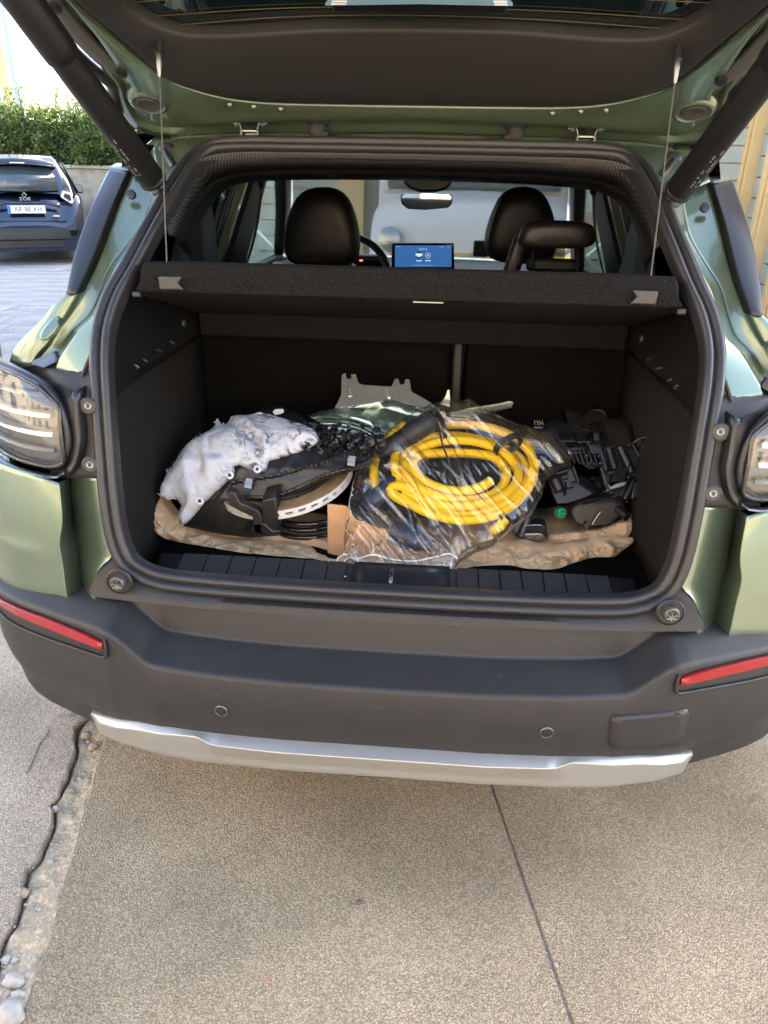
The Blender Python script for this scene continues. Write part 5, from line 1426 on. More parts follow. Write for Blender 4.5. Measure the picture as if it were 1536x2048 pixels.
# ---- yellow charging cable, coiled
cC = at(918, 940, Y=.545)
cN = Vector((.02, -.44, .90)).normalized(); cU = Vector((1, 0, .02)); cU = (cU-cN*cU.dot(cN)).normalized(); cV = cN.cross(cU)
cable = empty('charging_cable', tuple(cC), 'coiled bright yellow charging cable inside the clear plastic bag', 'cable')
pts = []; nt_ = 4
rnd = random.Random(3)
for k in range(nt_*48+14):
    a = 2*math.pi*k/48-2.45; t = k/48
    Rr = .176-.0185*t+.006*math.sin(a*1.0+t*1.3)+.003*math.sin(3*a+t)
    hh = .006+.007*math.sin(t*3.1)+.0045*math.sin(2*a+t*2)+.005*t*(math.sin(a) < 0)
    off = -.012*t*max(0, math.sin(a))
    p = Vector(cC)+cU*(math.cos(a)*Rr*1.02)+cV*(math.sin(a)*(Rr*.93+off))+cN*hh
    pts.append(p)
pts = pts[::-1]
tube('cable_coil', pts, .0112, K['yellow'], cable, seg=14, smooth=80)
# inner end that turns back at the lower left
e_ = [at(1070, 930, Y=.545), at(1050, 990, Y=.485), at(985, 1035, Y=.435), at(900, 1038, Y=.425), at(830, 1018, Y=.435), at(790, 998, Y=.452), at(780, 985, Y=.462), at(800, 978, Y=.47), at(830, 990, Y=.455)]
tube('cable_end', cr([p+np.array(cN)*.012 for p in e_], 60), .0118, K['yellow'], cable, seg=14, smooth=80)
e_ = [at(760, 1000, Y=.50), at(748, 960, Y=.53), at(752, 920, Y=.57), at(775, 885, Y=.605), at(810, 856, Y=.635)]
tube('cable_tail', cr([p+np.array(cN)*.012 for p in e_], 30), .0112, K['yellow'], cable, seg=14, smooth=80)
e_ = [at(1010, 1040, Y=.42), at(1000, 1055, Y=.415), at(985, 1064, Y=.42)]
tube('cable_stub', [p+np.array(cN)*.006 for p in e_], .0118, K['yellow'], cable, seg=14)
pl0, pl1 = at(762, 918, Y=.57), at(866, 848, Y=.635)
pd = (pl1-pl0)/np.linalg.norm(pl1-pl0); Lp = np.linalg.norm(pl1-pl0)
blackp = mat('connector_black', (.014, .015, .018), .45)
MB().lathe(pl0+np.array(cN)*.018, pd, [(.012, -.01), (.018, 0), (.0235, .02), (.0245, Lp*.5), (.027, Lp*.55), (.027, Lp*.97), (.025, Lp), (.020, Lp), (.019, Lp-.02), (0, Lp-.02)], 28).build('plug', blackp, cable, smooth=40)
bl2 = mat('navy_connector_reflection', (.015, .025, .05), .35)
pl0, pl1 = at(735, 1010, Y=.44), at(800, 955, Y=.50)
pd = (pl1-pl0)/np.linalg.norm(pl1-pl0); Lp = np.linalg.norm(pl1-pl0)
MB().lathe(pl0, pd, [(0, 0), (.018, 0), (.022, .01), (.022, Lp*.6), (.016, Lp*.8), (.012, Lp)], 24).build('plug', bl2, cable, smooth=40)
pl0, pl1 = at(782, 1062, Y=.42), at(868, 1092, Y=.40)
pd = (pl1-pl0)/np.linalg.norm(pl1-pl0); Lp = np.linalg.norm(pl1-pl0)
MB().lathe(pl0, pd, [(0, 0), (.024, .0), (.030, .015), (.030, Lp*.6), (.020, Lp*.8), (.014, Lp)], 24).build('plug', bl2, cable, smooth=40)  # added plug standing in for blue sky reflected in the bag
for a, wd in ((at(876, 850, Y=.64), 0), (at(1022, 892, Y=.60), 1), (at(1004, 1048, Y=.42), 2)):
    dirr = (a-cC); dirr /= np.linalg.norm(dirr)
    tt = np.cross(dirr, cN)
    ring_ = []
    for k in range(24):
        b = 2*math.pi*k/24
        ring_.append(a-dirr*.010+dirr*math.cos(b)*(.034 if wd < 2 else .015)+np.array(cN)*(math.sin(b)*(.026 if wd < 2 else .016)+.008))
    V_, F_ = tubev(ring_, .0035, 6, True)
    for k in range(len(V_)): V_[k] = V_[k]
    tb = MB(); 
    for sft in (-.006, 0, .006) if wd == 1 else (-.003, .003): tb.tube([p+tt*sft for p in ring_], .0035, 6, True)
    tb.build('cable_tie', K['satin'], cable, smooth=60)
tube('tie_tail', cr([at(878, 852, Y=.62), at(885, 890, Y=.58), at(895, 915, Y=.56), at(900, 940, Y=.55)], 12), .0025, K['satin'], cable, seg=6)

# ---- the clear bag round it
Pg = [(688,1110),(686,1080),(688,1045),(697,1000),(706,960),(716,934),(745,926),(757,892),(775,862),(800,840),(838,822),(872,805),(893,800),(905,804),(940,806),(985,828),(1030,848),(1062,858),(1104,866),(1118,878),(1152,914),(1122,934),(1092,958),(1084,992),(1062,1030),(1032,1052),(1006,1074),(988,1090),(950,1104),(922,1122),(905,1144),(886,1158),(868,1162),(800,1152),(720,1142),(692,1132)]
Yb_ = ymap([(1165,.275),(1120,.335),(1060,.395),(940,.515),(860,.61),(800,.675)])
def wrb(px, py):
    u = (px-880)*.64+(py-960)*.77; v2 = -(px-880)*.77+(py-960)*.64     # folds run from upper left to lower right
    a = fbm(v2*.022+.5*fbm(u*.006, v2*.006, 1, 2), u*.0028, 3.3, 2)
    f = .014*max(0, 1-abs(a)*4.6)**1.5
    b = fbm(v2*.050+7, u*.006, 5.3, 2)
    f += .005*max(0, 1-abs(b)*5.0)**1.5
    f += .006*fbm(px*.011, py*.011, 8, 2)
    if py > 1030: f += .006*min(1, (py-1030)/60)*max(0, 1-abs(fbm(px*.030, py*.012, 5.5, 2))*4)**2
    return f
bag = pillow('plastic_bag', Pg, lambda x, y: Yb_(x, y)-.018, .030, K['bag'], None, step=2.2, D=36, back=1.6, dirn=(0, -.62, .78), wr=wrb)
tag(bag, 'clear crinkled plastic drawstring bag lying over the yellow cable', 'bag')
bi = Matrix.Translation(-Vector(bag.location))
cordm = mat('white_cord', (.80, .78, .74), .7)
hem = [(688,1112),(712,1122),(745,1114),(790,1124),(830,1126),(870,1118),(900,1112),(914,1122)]
def bq(x, y, o=.03): return at(x, y, Y=Yb_(x, y)-.02)+vv(0, -.62, .78)*o
o_ = tube('hem_cord', cr([bq(x, y, .012) for x, y in hem], 60), .0016, cordm, bag, seg=6); o_.matrix_parent_inverse = bi
hem2 = [(690,1136),(740,1142),(790,1148),(830,1140),(870,1134),(908,1130)]
o_ = tube('hem_fold', cr([bq(x, y, .010) for x, y in hem2], 60), .0011, clear('bag_fold', (.95, .95, .95), .25, .15, add=(.8, .8, .78, .35)), bag, seg=6); o_.matrix_parent_inverse = bi
def sw_pt(x, y, Y_): return at(x, y, Y=Y_)
for lp in ([(690,1112,.32),(676,1120,.29),(674,1134,.275),(688,1143,.262),(702,1138,.26),(714,1148,.25),(712,1158,.238),(694,1160,.232),(676,1162,.226),(664,1168,.218),(668,1160,.222),(682,1156,.226),(700,1156,.236),(716,1150,.25),(717,1130,.285),(712,1116,.31)], [(700,1116,.315),(690,1126,.285),(700,1146,.25),(690,1158,.232),(672,1166,.22),(680,1170,.215),(674,1163,.22),(664,1172,.212)], [(905,1118,.335),(900,1136,.30),(884,1140,.285),(878,1150,.27),(884,1156,.258),(876,1166,.243),(867,1172,.23),(864,1184,.215)]):
    o_ = tube('drawstring', cr([sw_pt(*p)+vv(0, -.004, .006) for p in lp], 80), .0013, cordm, bag, seg=6); o_.matrix_parent_inverse = bi

# ---- cardboard flap
cb_ = [at(*p, Y=.405) for p in [(655,1009),(692,1013),(712,1040),(760,1058),(850,1072),(862,1128),(742,1126),(690,1116),(655,1106)]]
cdo = prism('cardboard_flap', cb_, (0, .004, .001), K['card'], None, bevel=.0008, recentre=True)
tag(cdo, 'brown cardboard piece standing upright left of the plastic bag', 'cardboard')

# ---- broken headlamp housing at the right
hl = empty('headlamp_unit', (.44, .62, .62), 'broken black headlamp housing full of ribs and ducts lying on the right', 'car part')
Yh = ymap([(1070,.525),(1000,.555),(930,.60),(860,.65),(815,.70)])
def zc(p): return (1020+p[0]/4.8, 780+p[1]/4.8)
def hp_(name, pts, dy, ext, m=K['blackpart'], bev=.004, par=hl):
    q = [zc(p) for p in pts]
    return prism(name, [at(*p, Y=Yh(*p)+dy) for p in q], ext, m, par, bevel=bev, smooth=40)
E_ = (0, .05, .02)
hp_('lamp_body', [(880,560),(1020,535),(1180,520),(1270,640),(1335,880),(1300,1015),(1150,1060),(980,1040),(900,960),(860,760)], .0, (0, .10, .04), bev=.008)
hp_('side_plate', [(1195,890),(1310,870),(1335,900),(1300,1015),(1160,1055)], -.012, (0, .02, .005), bev=.003)
hp_('lower_shell', [(600,1110),(700,1068),(860,1060),(1000,1040),(1110,1090),(1130,1180),(1060,1240),(960,1320),(740,1345),(610,1290),(565,1190)], -.01, (0, .09, .03), bev=.010)
hp_('finned_box', [(450,440),(600,440),(720,460),(900,490),(880,640),(840,760),(760,770),(640,690),(550,560)], .02, E_)
hp_('upper_deck', [(550,320),(690,350),(940,370),(1180,420),(1250,480),(1180,530),(900,520),(700,480),(600,470)], .05, (0, .07, .02), bev=.006)
hp_('left_wing', [(310,420),(420,350),(490,325),(580,430),(600,470),(450,480),(340,470)], .05, (0, .03, .01))
# fins
for k in range(7):
    x = 560+k*45
    hp_('fin', [(x,540+k*6),(x+14,538+k*6),(x+70,700+k*6),(x+62,720+k*6)], -.004, (0, .03, .01), bev=.001)
for pts in ([(470,480),(620,478),(640,500),(480,505)], [(540,560),(720,545),(730,570),(550,585)], [(560,600),(690,590),(695,612),(570,622)], [(640,490),(740,488),(745,510),(650,512)]):
    hp_('rib', pts, -.004, (0, .03, .01), bev=.001)
# ducts on the body
for a, b, r in (((950,560),(1010,760),.009), ((1060,550),(1170,790),.010), ((880,600),(930,780),.007)):
    a, b = zc(a), zc(b)
    pts = [at(*a, Y=Yh(*a)-.008), at(*b, Y=Yh(*b)-.014)]
    tube('duct', rs(pts, 6), r, K['blackpart'], hl, seg=14)
c = zc((1035, 880)); c3 = at(*c, Y=Yh(*c)-.016)
MB().lathe(c3, (-.2, -.75, -.5), [(.020, -.03), (.020, .008), (.016, .010), (.015, .004), (0, .004)], 22).build('bulb_socket', K['blackpart'], hl, smooth=40)
hp_('torn_edge', [(940,900),(965,930),(1010,905),(1060,890),(1120,880),(1100,915),(1060,930),(1000,945),(960,955)], -.034, (0, .002, 0), K['zinc'], .0006)
hp_('clamp_band', [(930,790),(1040,765),(1160,735),(1170,760),(1050,795),(940,815)], -.022, (0, .012, .0), bev=.002)
hp_('clamp_lug', [(1140,730),(1175,725),(1180,770),(1150,775)], -.030, (0, .02, 0), bev=.003)
hp_('body_ridge', [(1170,860),(1210,850),(1170,980),(1120,1060),(1090,1050)], -.014, (0, .02, 0), bev=.003)
hp_('body_ridge', [(1170,525),(1200,520),(1290,680),(1340,880),(1310,880),(1260,690)], -.012, (0, .02, 0), bev=.003)
hp_('box_cover', [(750,525),(880,515),(900,610),(780,620)], -.012, (0, .03, .01), bev=.003)
hp_('box_lug', [(800,410),(860,405),(870,500),(810,505)], -.004, (0, .03, .01), bev=.003)
c = zc((830, 270)); c3 = at(*c, Y=.74)
MB().lathe(c3, (-.1, -.55, .83), [(.030, -.05), (.030, .0), (.026, .004), (.024, .001), (0, .001)], 30).build('rear_cap', K['blackpart'], hl, smooth=40)
hp_('cap_grip', [(640,250),(740,250),(745,310),(650,310)], .10, (0, .03, .01), bev=.003)
c = zc((1100, 1200)); c3 = at(*c, Y=Yh(*c)-.02)
MB().lathe(c3, (.5, -.8, -.2), [(.011, -.03), (.011, .010), (.0085, .010), (.008, .002), (0, .002)], 18).build('vent_pipe', K['blackpart'], hl, smooth=40)
hp_('seal_lip', [(690,370),(940,385),(1150,415),(1240,460),(1225,478),(1140,440),(930,405),(700,395)], .035, (0, .01, .004), K['gloss'], .002)
hp_('wiring_lug', [(700,1105),(860,1070),(858,1085),(705,1122)], -.018, (0, .012, 0), bev=.001)
hp_('wiring_lug', [(710,1290),(740,1270),(760,1340),(725,1345)], -.020, (0, .012, 0), bev=.001)
tube('wire', cr([at(*zc(p), Y=Yh(*zc(p))-.022) for p in [(790,1290),(830,1220),(870,1170)]], 12), .0014, K['zinc'], hl, seg=6)
rnd = random.Random(11)
for k in range(60):
    x, y = rnd.uniform(480, 1280), rnd.uniform(440, 1280)
    p = zc((x, y))
    if not (pip(x, y, [(450,440),(900,470),(1180,520),(1300,880),(1290,1000),(1100,1180),(960,1310),(620,1280),(600,1110),(860,1040),(760,760)])): continue
    c = at(*p, Y=Yh(*p)-.004)
    box('moulded_rib', c, (rnd.uniform(.004, .016), rnd.uniform(.008, .02), rnd.uniform(.003, .012)), K['blackpart'], hl, rot=rotm(-30, rnd.choice([-15, 10, 75]), rnd.uniform(-10, 10)), bevel=.001)
# torn clear flap at its right end
Pl = [zc(p) for p in [(1190,500),(1230,470),(1330,455),(1380,540),(1400,590),(1450,680),(1330,672),(1250,660),(1240,560)]]
pillow('torn_flap', Pl, lambda x, y: .60, .006, clear('torn_film', (.35, .34, .32), .18, .15, add=(.3, .3, .28, .06)), hl, step=4, D=8, wr=lambda x, y: .008*fbm(x*.06, y*.06, 2, 3), smooth=30)
tube('flap_edge', cr([at(*zc(p), Y=.59) for p in [(1180,510),(1235,470),(1330,462),(1325,560),(1330,672),(1450,680),(1400,590),(1375,530)]], 40), .0012, K['zinc'], hl, seg=5)
# ---- small ribbed black module in front of it
md = empty('black_module', (.33, .53, .64), 'small black moulded module with slots and a pipe mouth beside the bag', 'car part')
def mp(name, pts, dy, ext, m=K['blackpart'], bev=.003): return hp_(name, pts, dy, ext, m, bev, md)
mp('module_body', [(365,900),(430,850),(600,735),(660,880),(720,920),(840,1000),(700,1060),(560,1105),(440,1112),(400,1010)], -.030, (0, .035, .012), bev=.006)
for pts in ([(440,800),(520,770),(560,760),(566,775),(450,815)], [(490,830),(560,810),(566,826),(498,848)], [(500,870),(560,855),(564,872),(506,890)], [(600,740),(618,735),(668,880),(650,890)], [(525,960),(610,935),(616,955),(530,980)], [(490,850),(505,845),(545,965),(530,975)], [(590,895),(660,878),(664,895),(598,915)]):
    mp('slot_rib', pts, -.036, (0, .01, 0), bev=.001)
c = zc((490, 985)); c3 = at(*c, Y=Yh(*c)-.032)
MB().lathe(c3, (-.2, -.8, -.45), [(.0125, -.03), (.0125, .004), (.0095, .004), (.009, -.02), (0, -.02)], 20).build('pipe_mouth', K['blackpart'], md, smooth=40)
a, b = zc((430, 860)), zc((480, 960))
tube('side_pipe', [at(*a, Y=Yh(*a)-.036), at(*b, Y=Yh(*b)-.036)], .013, K['blackpart'], md, seg=14)
# ---- green cap, steel bracket and hose
c = zc((495, 1180)); c3 = at(*c, Y=.525)
gc = MB().lathe(c3, (.3, -.75, .3), [(.0125, -.014), (.0125, .0), (.0115, .004), (.008, .005), (.0075, .001), (0, .001)], 24).build('green_cap', K['green'], None, smooth=40, recentre=True)
tag(gc, 'small round green plastic cap below the black module', 'cap')
gsb = box('cap_grip', c3+vv(0, -.010, .004), (.016, .004, .004), K['green'], gc, rot=rotm(0, 12, 0), bevel=.001); gsb.matrix_parent_inverse = Matrix.Translation(-Vector(gc.location))
bk = empty('steel_bracket', (.24, .50, .62), 'small drilled steel bracket lying on the paper at the front', 'bracket')
qb = [zc(p) for p in [(120,1385),(290,1380),(330,1400),(325,1445),(250,1452),(130,1450)]]
prism('bracket_face', [at(*p, Y=.485) for p in qb], (0, .004, .002), K['zinc'], bk, bevel=.0015)
qb = [zc(p) for p in [(130,1300),(300,1290),(350,1310),(370,1450),(330,1400),(290,1380),(120,1385)]]
prism('bracket_top', [at(*p, Y=.492) for p in qb], (0, .03, .004), K['satin'], bk, bevel=.003)
for p in ((228, 1418), (150, 1418)):
    MB().lathe(at(*zc(p), Y=.4845), (0, -1, .3), [(.0042, -.002), (.0042, .0008), (0, .0008)], 14).build('hole', K['satin'], bk, smooth=40)
tube('bracket_edge', cr([at(*zc(p), Y=.49) for p in [(140,1300),(300,1300),(330,1318)]], 10), .0014, K['steel'], bk, seg=6)
hs_ = empty('black_hose', (.21, .52, .62), 'short blue-black rubber hose between the cable and the green cap', 'hose')
hm = mat('hose_rubber', (.02, .026, .038), .35)
tube('hose', cr([at(1062, 985, Y=.56), at(1062, 1012, Y=.53), at(1055, 1036, Y=.51), at(1046, 1058, Y=.50), at(1040, 1074, Y=.49)], 20), .0125, hm, hs_, seg=14)
MB().lathe(at(1040, 1040, Y=.515), (-.25, -.3, -.9), [(.016, -.03), (.016, .03), (.013, .032)], 20).build('hose_collar', hm, hs_, smooth=40)
# ================================================================== surroundings
wallw = mat('white_render', (.80, .77, .74), .9, bump=(40, .2, .004), var=(1.5, (.74, .70, .66), 5))
wally = mat('yellow_render', (.74, .55, .27), .9, bump=(40, .3, .004), var=(2.0, (.66, .48, .23), 5))
wallb = mat('beige_render', (.60, .48, .33), .9, bump=(30, .3, .004), var=(2.5, (.52, .41, .28), 5))
teal = mat('grey_green_door_paint', (.44, .50, .46), .55, var=(3, (.38, .45, .41), 4))
winm = mat('dark_window', (.05, .07, .08), .08, coat=.3)
framem = mat('pale_frame', (.6, .58, .54), .6)
def window(parent, c, w_, h_, n, name='window'):
    """framed window standing proud of a facade; n = outward normal in plan"""
    t = Vector((-n[1], n[0], 0)); N = Vector((n[0], n[1], 0)); rot = Matrix((t, N, Vector((0, 0, 1)))).transposed()
    f = MB()
    c = Vector(c)
    for dx in (-w_/2, w_/2): f.box(c+t*dx+N*.03, (.08, .10, h_+.08), rot)
    for dz in (-h_/2, h_/2): f.box(c+Vector((0, 0, dz))+N*.03, (w_-.08, .10, .08), rot)
    f.box(c+N*.03, (.05, .06, h_-.08), rot)
    o = f.build(name, framem, parent, bevel=.006)
    MB().box(c+N*.012, (w_-.05, .02, h_-.05), rot).build('pane', winm, o, bevel=0, smooth=0)
    MB().box(c+Vector((0, 0, -h_/2-.07))+N*.08, (w_+.2, .16, .05), rot).build('sill', framem, o, bevel=.006)
    return o
# ---- facade ahead of the car: yellow piers and grey-green boarded garage doors
fa = empty('garage_row', (0, 7.6, 0), 'garage building ahead of the car with pale green boarded doors between yellow piers', 'building')
box('wall', (.85, 8.0, 1.75), (7.3, .3, 3.5), wallw, fa, bevel=.01)
box('lintel', (.85, 7.75, 3.0), (7.3, .3, .5), wally, fa, bevel=.01)
def boarded_door(parent, x0, x1, y, z1, m, pitch=.17, ax='x'):
    d_ = None
    for k in range(int(z1/pitch)):
        z = .04+k*pitch
        if ax == 'x': b_ = ((x0+x1)/2, y, z+pitch/2), (x1-x0-.01, .03, pitch-.014)
        else: b_ = (y, (x0+x1)/2, z+pitch/2), (.03, x1-x0-.01, pitch-.014)
        box('board', *b_, m, parent, bevel=.004)
for x0 in (-2.55, -.80, .95, 2.7):
    boarded_door(fa, x0, x0+1.45, 7.82, 2.7, teal)
    box('pier', (x0-.15, 7.68, 1.37), (.30, .22, 2.74), wally, fa, bevel=.012)
box('pier', (4.3, 7.68, 1.37), (.30, .22, 2.74), wally, fa, bevel=.012)
# ---- long garage building on the right
rb_ = empty('garage_building', (3.05, 5, 0), 'tall building along the right side with yellow piers and grey-green board doors', 'building')
box('wall', (3.6, 11.7, 5.4), (.3, 20.4, 10.8), wallb, rb_, bevel=.01)  # unseen height and length are shaped to cast shade over the yard
yy = 1.75
while yy < 9.3:
    box('pier', (3.36, yy, 1.55), (.18, .24, 3.1), wally, rb_, bevel=.012)
    box('pier_strip', (3.25, yy-.04, 1.55), (.04, .08, 3.1), wally, rb_, bevel=.01)
    if yy < 8.5: boarded_door(rb_, yy+.13, yy+.55, 3.40, 2.9, teal, .20, 'y')
    yy += .68
box('lintel', (3.15, 6.2, 3.3), (.48, 9.3, .42), wally, rb_, bevel=.015)
for k in range(4):
    window(rb_, (3.44, 2.4+k*2.3, 5.2), 1.0, 1.4, (-1, 0))
# ---- white house far left behind the hedge
wh_ = empty('white_house', (-9.5, 17.5, 0), 'pale rendered house behind the hedge with a drainpipe at its corner', 'building')
box('wall', (-14.4, 19.5, 4.5), (11.0, 8.0, 9.0), wallw, wh_, bevel=.02)
box('corner_band', (-8.98, 15.46, 4.5), (.18, .08, 9.0), wally, wh_, bevel=.005)
tube('drainpipe', [(-8.74, 15.42, 9), (-8.74, 15.42, .05)], .07, mat('blue_grey_pipe', (.40, .47, .55), .5), wh_, seg=14)
for x in (-16.5, -13.0):
    window(wh_, (x, 15.48, 6.2), 1.2, 1.6, (0, -1))
yh_ = empty('yellow_house', (-5.5, 22, 0), 'second pale yellow house seen between the strut and the tailgate', 'building')
box('wall', (-4.2, 26.5, 4.0), (8.2, 8, 8.0), mat('cream_render', (.74, .64, .46), .9, bump=(40, .2, .004)), yh_, bevel=.02)
for x in (-7.1, -5.0, -2.9): window(yh_, (x, 22.48, 4.2), 1.1, 1.5, (0, -1))
box('cornice', (-4.2, 22.4, 5.4), (8.4, .3, .25), framem, yh_, bevel=.02)
# ---- retaining wall and hedge
rw = empty('retaining_wall', (-6, 14.0, 0), 'weathered beige retaining wall below the hedge', 'wall')
wallc = mat('weathered_concrete', (.46, .38, .27), .9, bump=(25, .5, .006), var=(3, (.36, .29, .20), 7), dirt=(6, (.30, .25, .18), 6, .5, .7))
box('wall', (-6.0, 14.3, .68), (13.0, .45, 1.36), wallc, rw, bevel=.02)
box('coping', (-6.0, 14.28, 1.39), (13.0, .52, .06), mat('coping_stone', (.50, .44, .35), .9, bump=(20, .6, .01)), rw, bevel=.012)
hedge = empty('hedge', (-6, 14.6, 1.3), 'dense green laurel hedge growing on top of the beige wall', 'hedge')
rnd = random.Random(21)
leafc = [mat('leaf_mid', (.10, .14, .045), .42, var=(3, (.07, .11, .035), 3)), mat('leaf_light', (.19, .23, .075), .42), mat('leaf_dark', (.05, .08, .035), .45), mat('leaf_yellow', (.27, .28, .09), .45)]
for lm, tcol in zip(leafc, [(.16, .24, .04), (.26, .34, .07), (.08, .13, .03), (.38, .40, .10)]):
    t = lm.node_tree; b = t.nodes['Principled BSDF']; o_ = [n for n in t.nodes if n.type == 'OUTPUT_MATERIAL'][0]
    tr = t.nodes.new('ShaderNodeBsdfTranslucent'); tr.inputs[0].default_value = (*tcol, 1)
    mx = t.nodes.new('ShaderNodeMixShader'); mx.inputs[0].default_value = .42
    t.links.new(b.outputs[0], mx.inputs[1]); t.links.new(tr.outputs[0], mx.inputs[2]); t.links.new(mx.outputs[0], o_.inputs[0])
V = []; F = []; fm = []
def leaf(c, L, wd, d1, d2, mi):
    o_ = len(V); d3 = d1.cross(d2).normalized()
    V.extend([c, c+d1*L*.35+d2*wd*.5+d3*L*.04, c+d1*L*.75+d2*wd*.35, c+d1*L-d3*L*.10, c+d1*L*.75-d2*wd*.35, c+d1*L*.35-d2*wd*.5+d3*L*.04, c+d1*L*.5+d3*L*.0-d3*L*.03])
    F.extend([(o_, o_+1, o_+6), (o_+1, o_+2, o_+6), (o_+2, o_+3, o_+6), (o_+3, o_+4, o_+6), (o_+4, o_+5, o_+6), (o_+5, o_, o_+6)])
    fm.extend([mi]*6)
twigs = MB()
N_leaf = 16000
for k in range(N_leaf):
    x = rnd.uniform(-11.6, -2.5)
    top = 2.38+.16*noise.noise(Vector((x*1.1, 0, 3)))+.12*noise.noise(Vector((x*4, 0, 8)))
    f_ = 13.95+.22*noise.noise(Vector((x*1.3, 5, 1)))
    z = 1.40+(top-1.40)*rnd.random()**.85
    bulge = .28*noise.noise(Vector((x*1.7, z*1.7, 2)))+.12*noise.noise(Vector((x*5, z*5, 4)))
    dep = rnd.random()**2.2*.55
    y = f_+dep-bulge+.18*max(0, (z-2.0))
    d1 = Vector((rnd.gauss(0, .8), rnd.gauss(-.6, .6), rnd.gauss(.35, .7))).normalized()
    d2 = d1.cross(Vector((rnd.gauss(0, 1), rnd.gauss(0, 1), rnd.gauss(0, 1)))).normalized()
    cl = noise.noise(Vector((x*2.2, z*2.2, 9)))
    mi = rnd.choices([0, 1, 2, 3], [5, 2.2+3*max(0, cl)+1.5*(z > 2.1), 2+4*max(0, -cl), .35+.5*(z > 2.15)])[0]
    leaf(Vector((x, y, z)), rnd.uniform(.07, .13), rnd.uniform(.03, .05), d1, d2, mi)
for k in range(150):
    x = rnd.uniform(-11.5, -2.6); top = 2.32+.16*noise.noise(Vector((x*1.1, 0, 3)))
    y = 14.2+rnd.uniform(-.1, .3); h = rnd.uniform(.12, .55)
    lean = Vector((rnd.gauss(0, .18), rnd.gauss(0, .15), 1)).normalized()
    b0 = Vector((x, y, top-.2)); twigs.tube([b0, b0+lean*(h+.2)*.5, b0+lean*(h+.2)], [.009, .007, .004], 5)
    for q in range(int(6+h*22)):
        u = rnd.uniform(.2, 1); d1 = (lean*rnd.uniform(.3, 1)+Vector((rnd.gauss(0, .7), rnd.gauss(0, .7), 0))).normalized()
        d2 = d1.cross(Vector((rnd.gauss(0, 1), rnd.gauss(0, 1), rnd.gauss(0, 1)))).normalized()
        leaf(b0+lean*(h+.2)*u, rnd.uniform(.06, .11), rnd.uniform(.025, .04), d1, d2, rnd.choice([0, 1, 1, 3]))
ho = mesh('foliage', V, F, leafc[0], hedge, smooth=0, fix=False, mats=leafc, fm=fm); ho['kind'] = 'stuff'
for k in range(160):
    x = rnd.uniform(-11.6, -2.6); y = 14.35+rnd.uniform(-.1, .25)
    twigs.tube([(x, y, 1.35), (x+rnd.gauss(0, .1), y+rnd.gauss(0, .08), 1.8), (x+rnd.gauss(0, .2), y+rnd.gauss(0, .1), 2.25)], [.016, .012, .006], 5)
tw = twigs.build('twigs', mat('hedge_twig', (.11, .085, .06), .8), hedge, smooth=60); tw['kind'] = 'stuff'
# added solid core with the hedge's inner shade in its colour, so that no daylight passes at its core
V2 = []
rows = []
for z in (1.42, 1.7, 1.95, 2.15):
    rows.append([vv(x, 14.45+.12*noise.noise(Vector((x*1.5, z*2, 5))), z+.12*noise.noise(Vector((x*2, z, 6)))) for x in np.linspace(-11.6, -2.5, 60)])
loft('shade_core', rows, mat('hedge_shade', (.03, .045, .018), .9, bump=(8, 1, .05)), hedge, smooth=60, solid=.3, offset=1)
of = stone('blossom', (-5.69, 13.55, 1.72), .035, 3, mat('orange_flower', (.75, .18, .05), .6)); of.parent = hedge; of.matrix_parent_inverse = Matrix.Translation(-Vector(hedge.location))
# ---- buildings round the yard that light it (behind and beside the photographer)
bl_ = empty('yard_building', (-10, -6, 0), 'sunlit ochre building on the far left side of the yard', 'building')
box('wall', (-10.5, -6, 3.8), (1.0, 16, 7.6), mat('pale_ochre_render', (.70, .60, .46), .9), bl_, bevel=.02)
for k in range(6): window(bl_, (-9.98, -13+k*2.7, 4.9), 1.2, 1.6, (1, 0))
for k in range(6): window(bl_, (-9.98, -13+k*2.7, 1.8), 1.2, 1.6, (1, 0))
bb2 = empty('rear_building', (-1, -9, 0), 'sunlit cream building closing the yard behind the photographer', 'building')
box('wall', (-1.0, -9.5, 3.4), (17.5, 1.0, 6.8), wallb, bb2, bevel=.02)
for k in range(5): window(bb2, (-10.5+k*3.2, -8.98, 4.9), 1.2, 1.6, (0, 1))
for k in range(5): window(bb2, (-10.5+k*3.2, -8.98, 1.7), 1.2, 1.6, (0, 1))

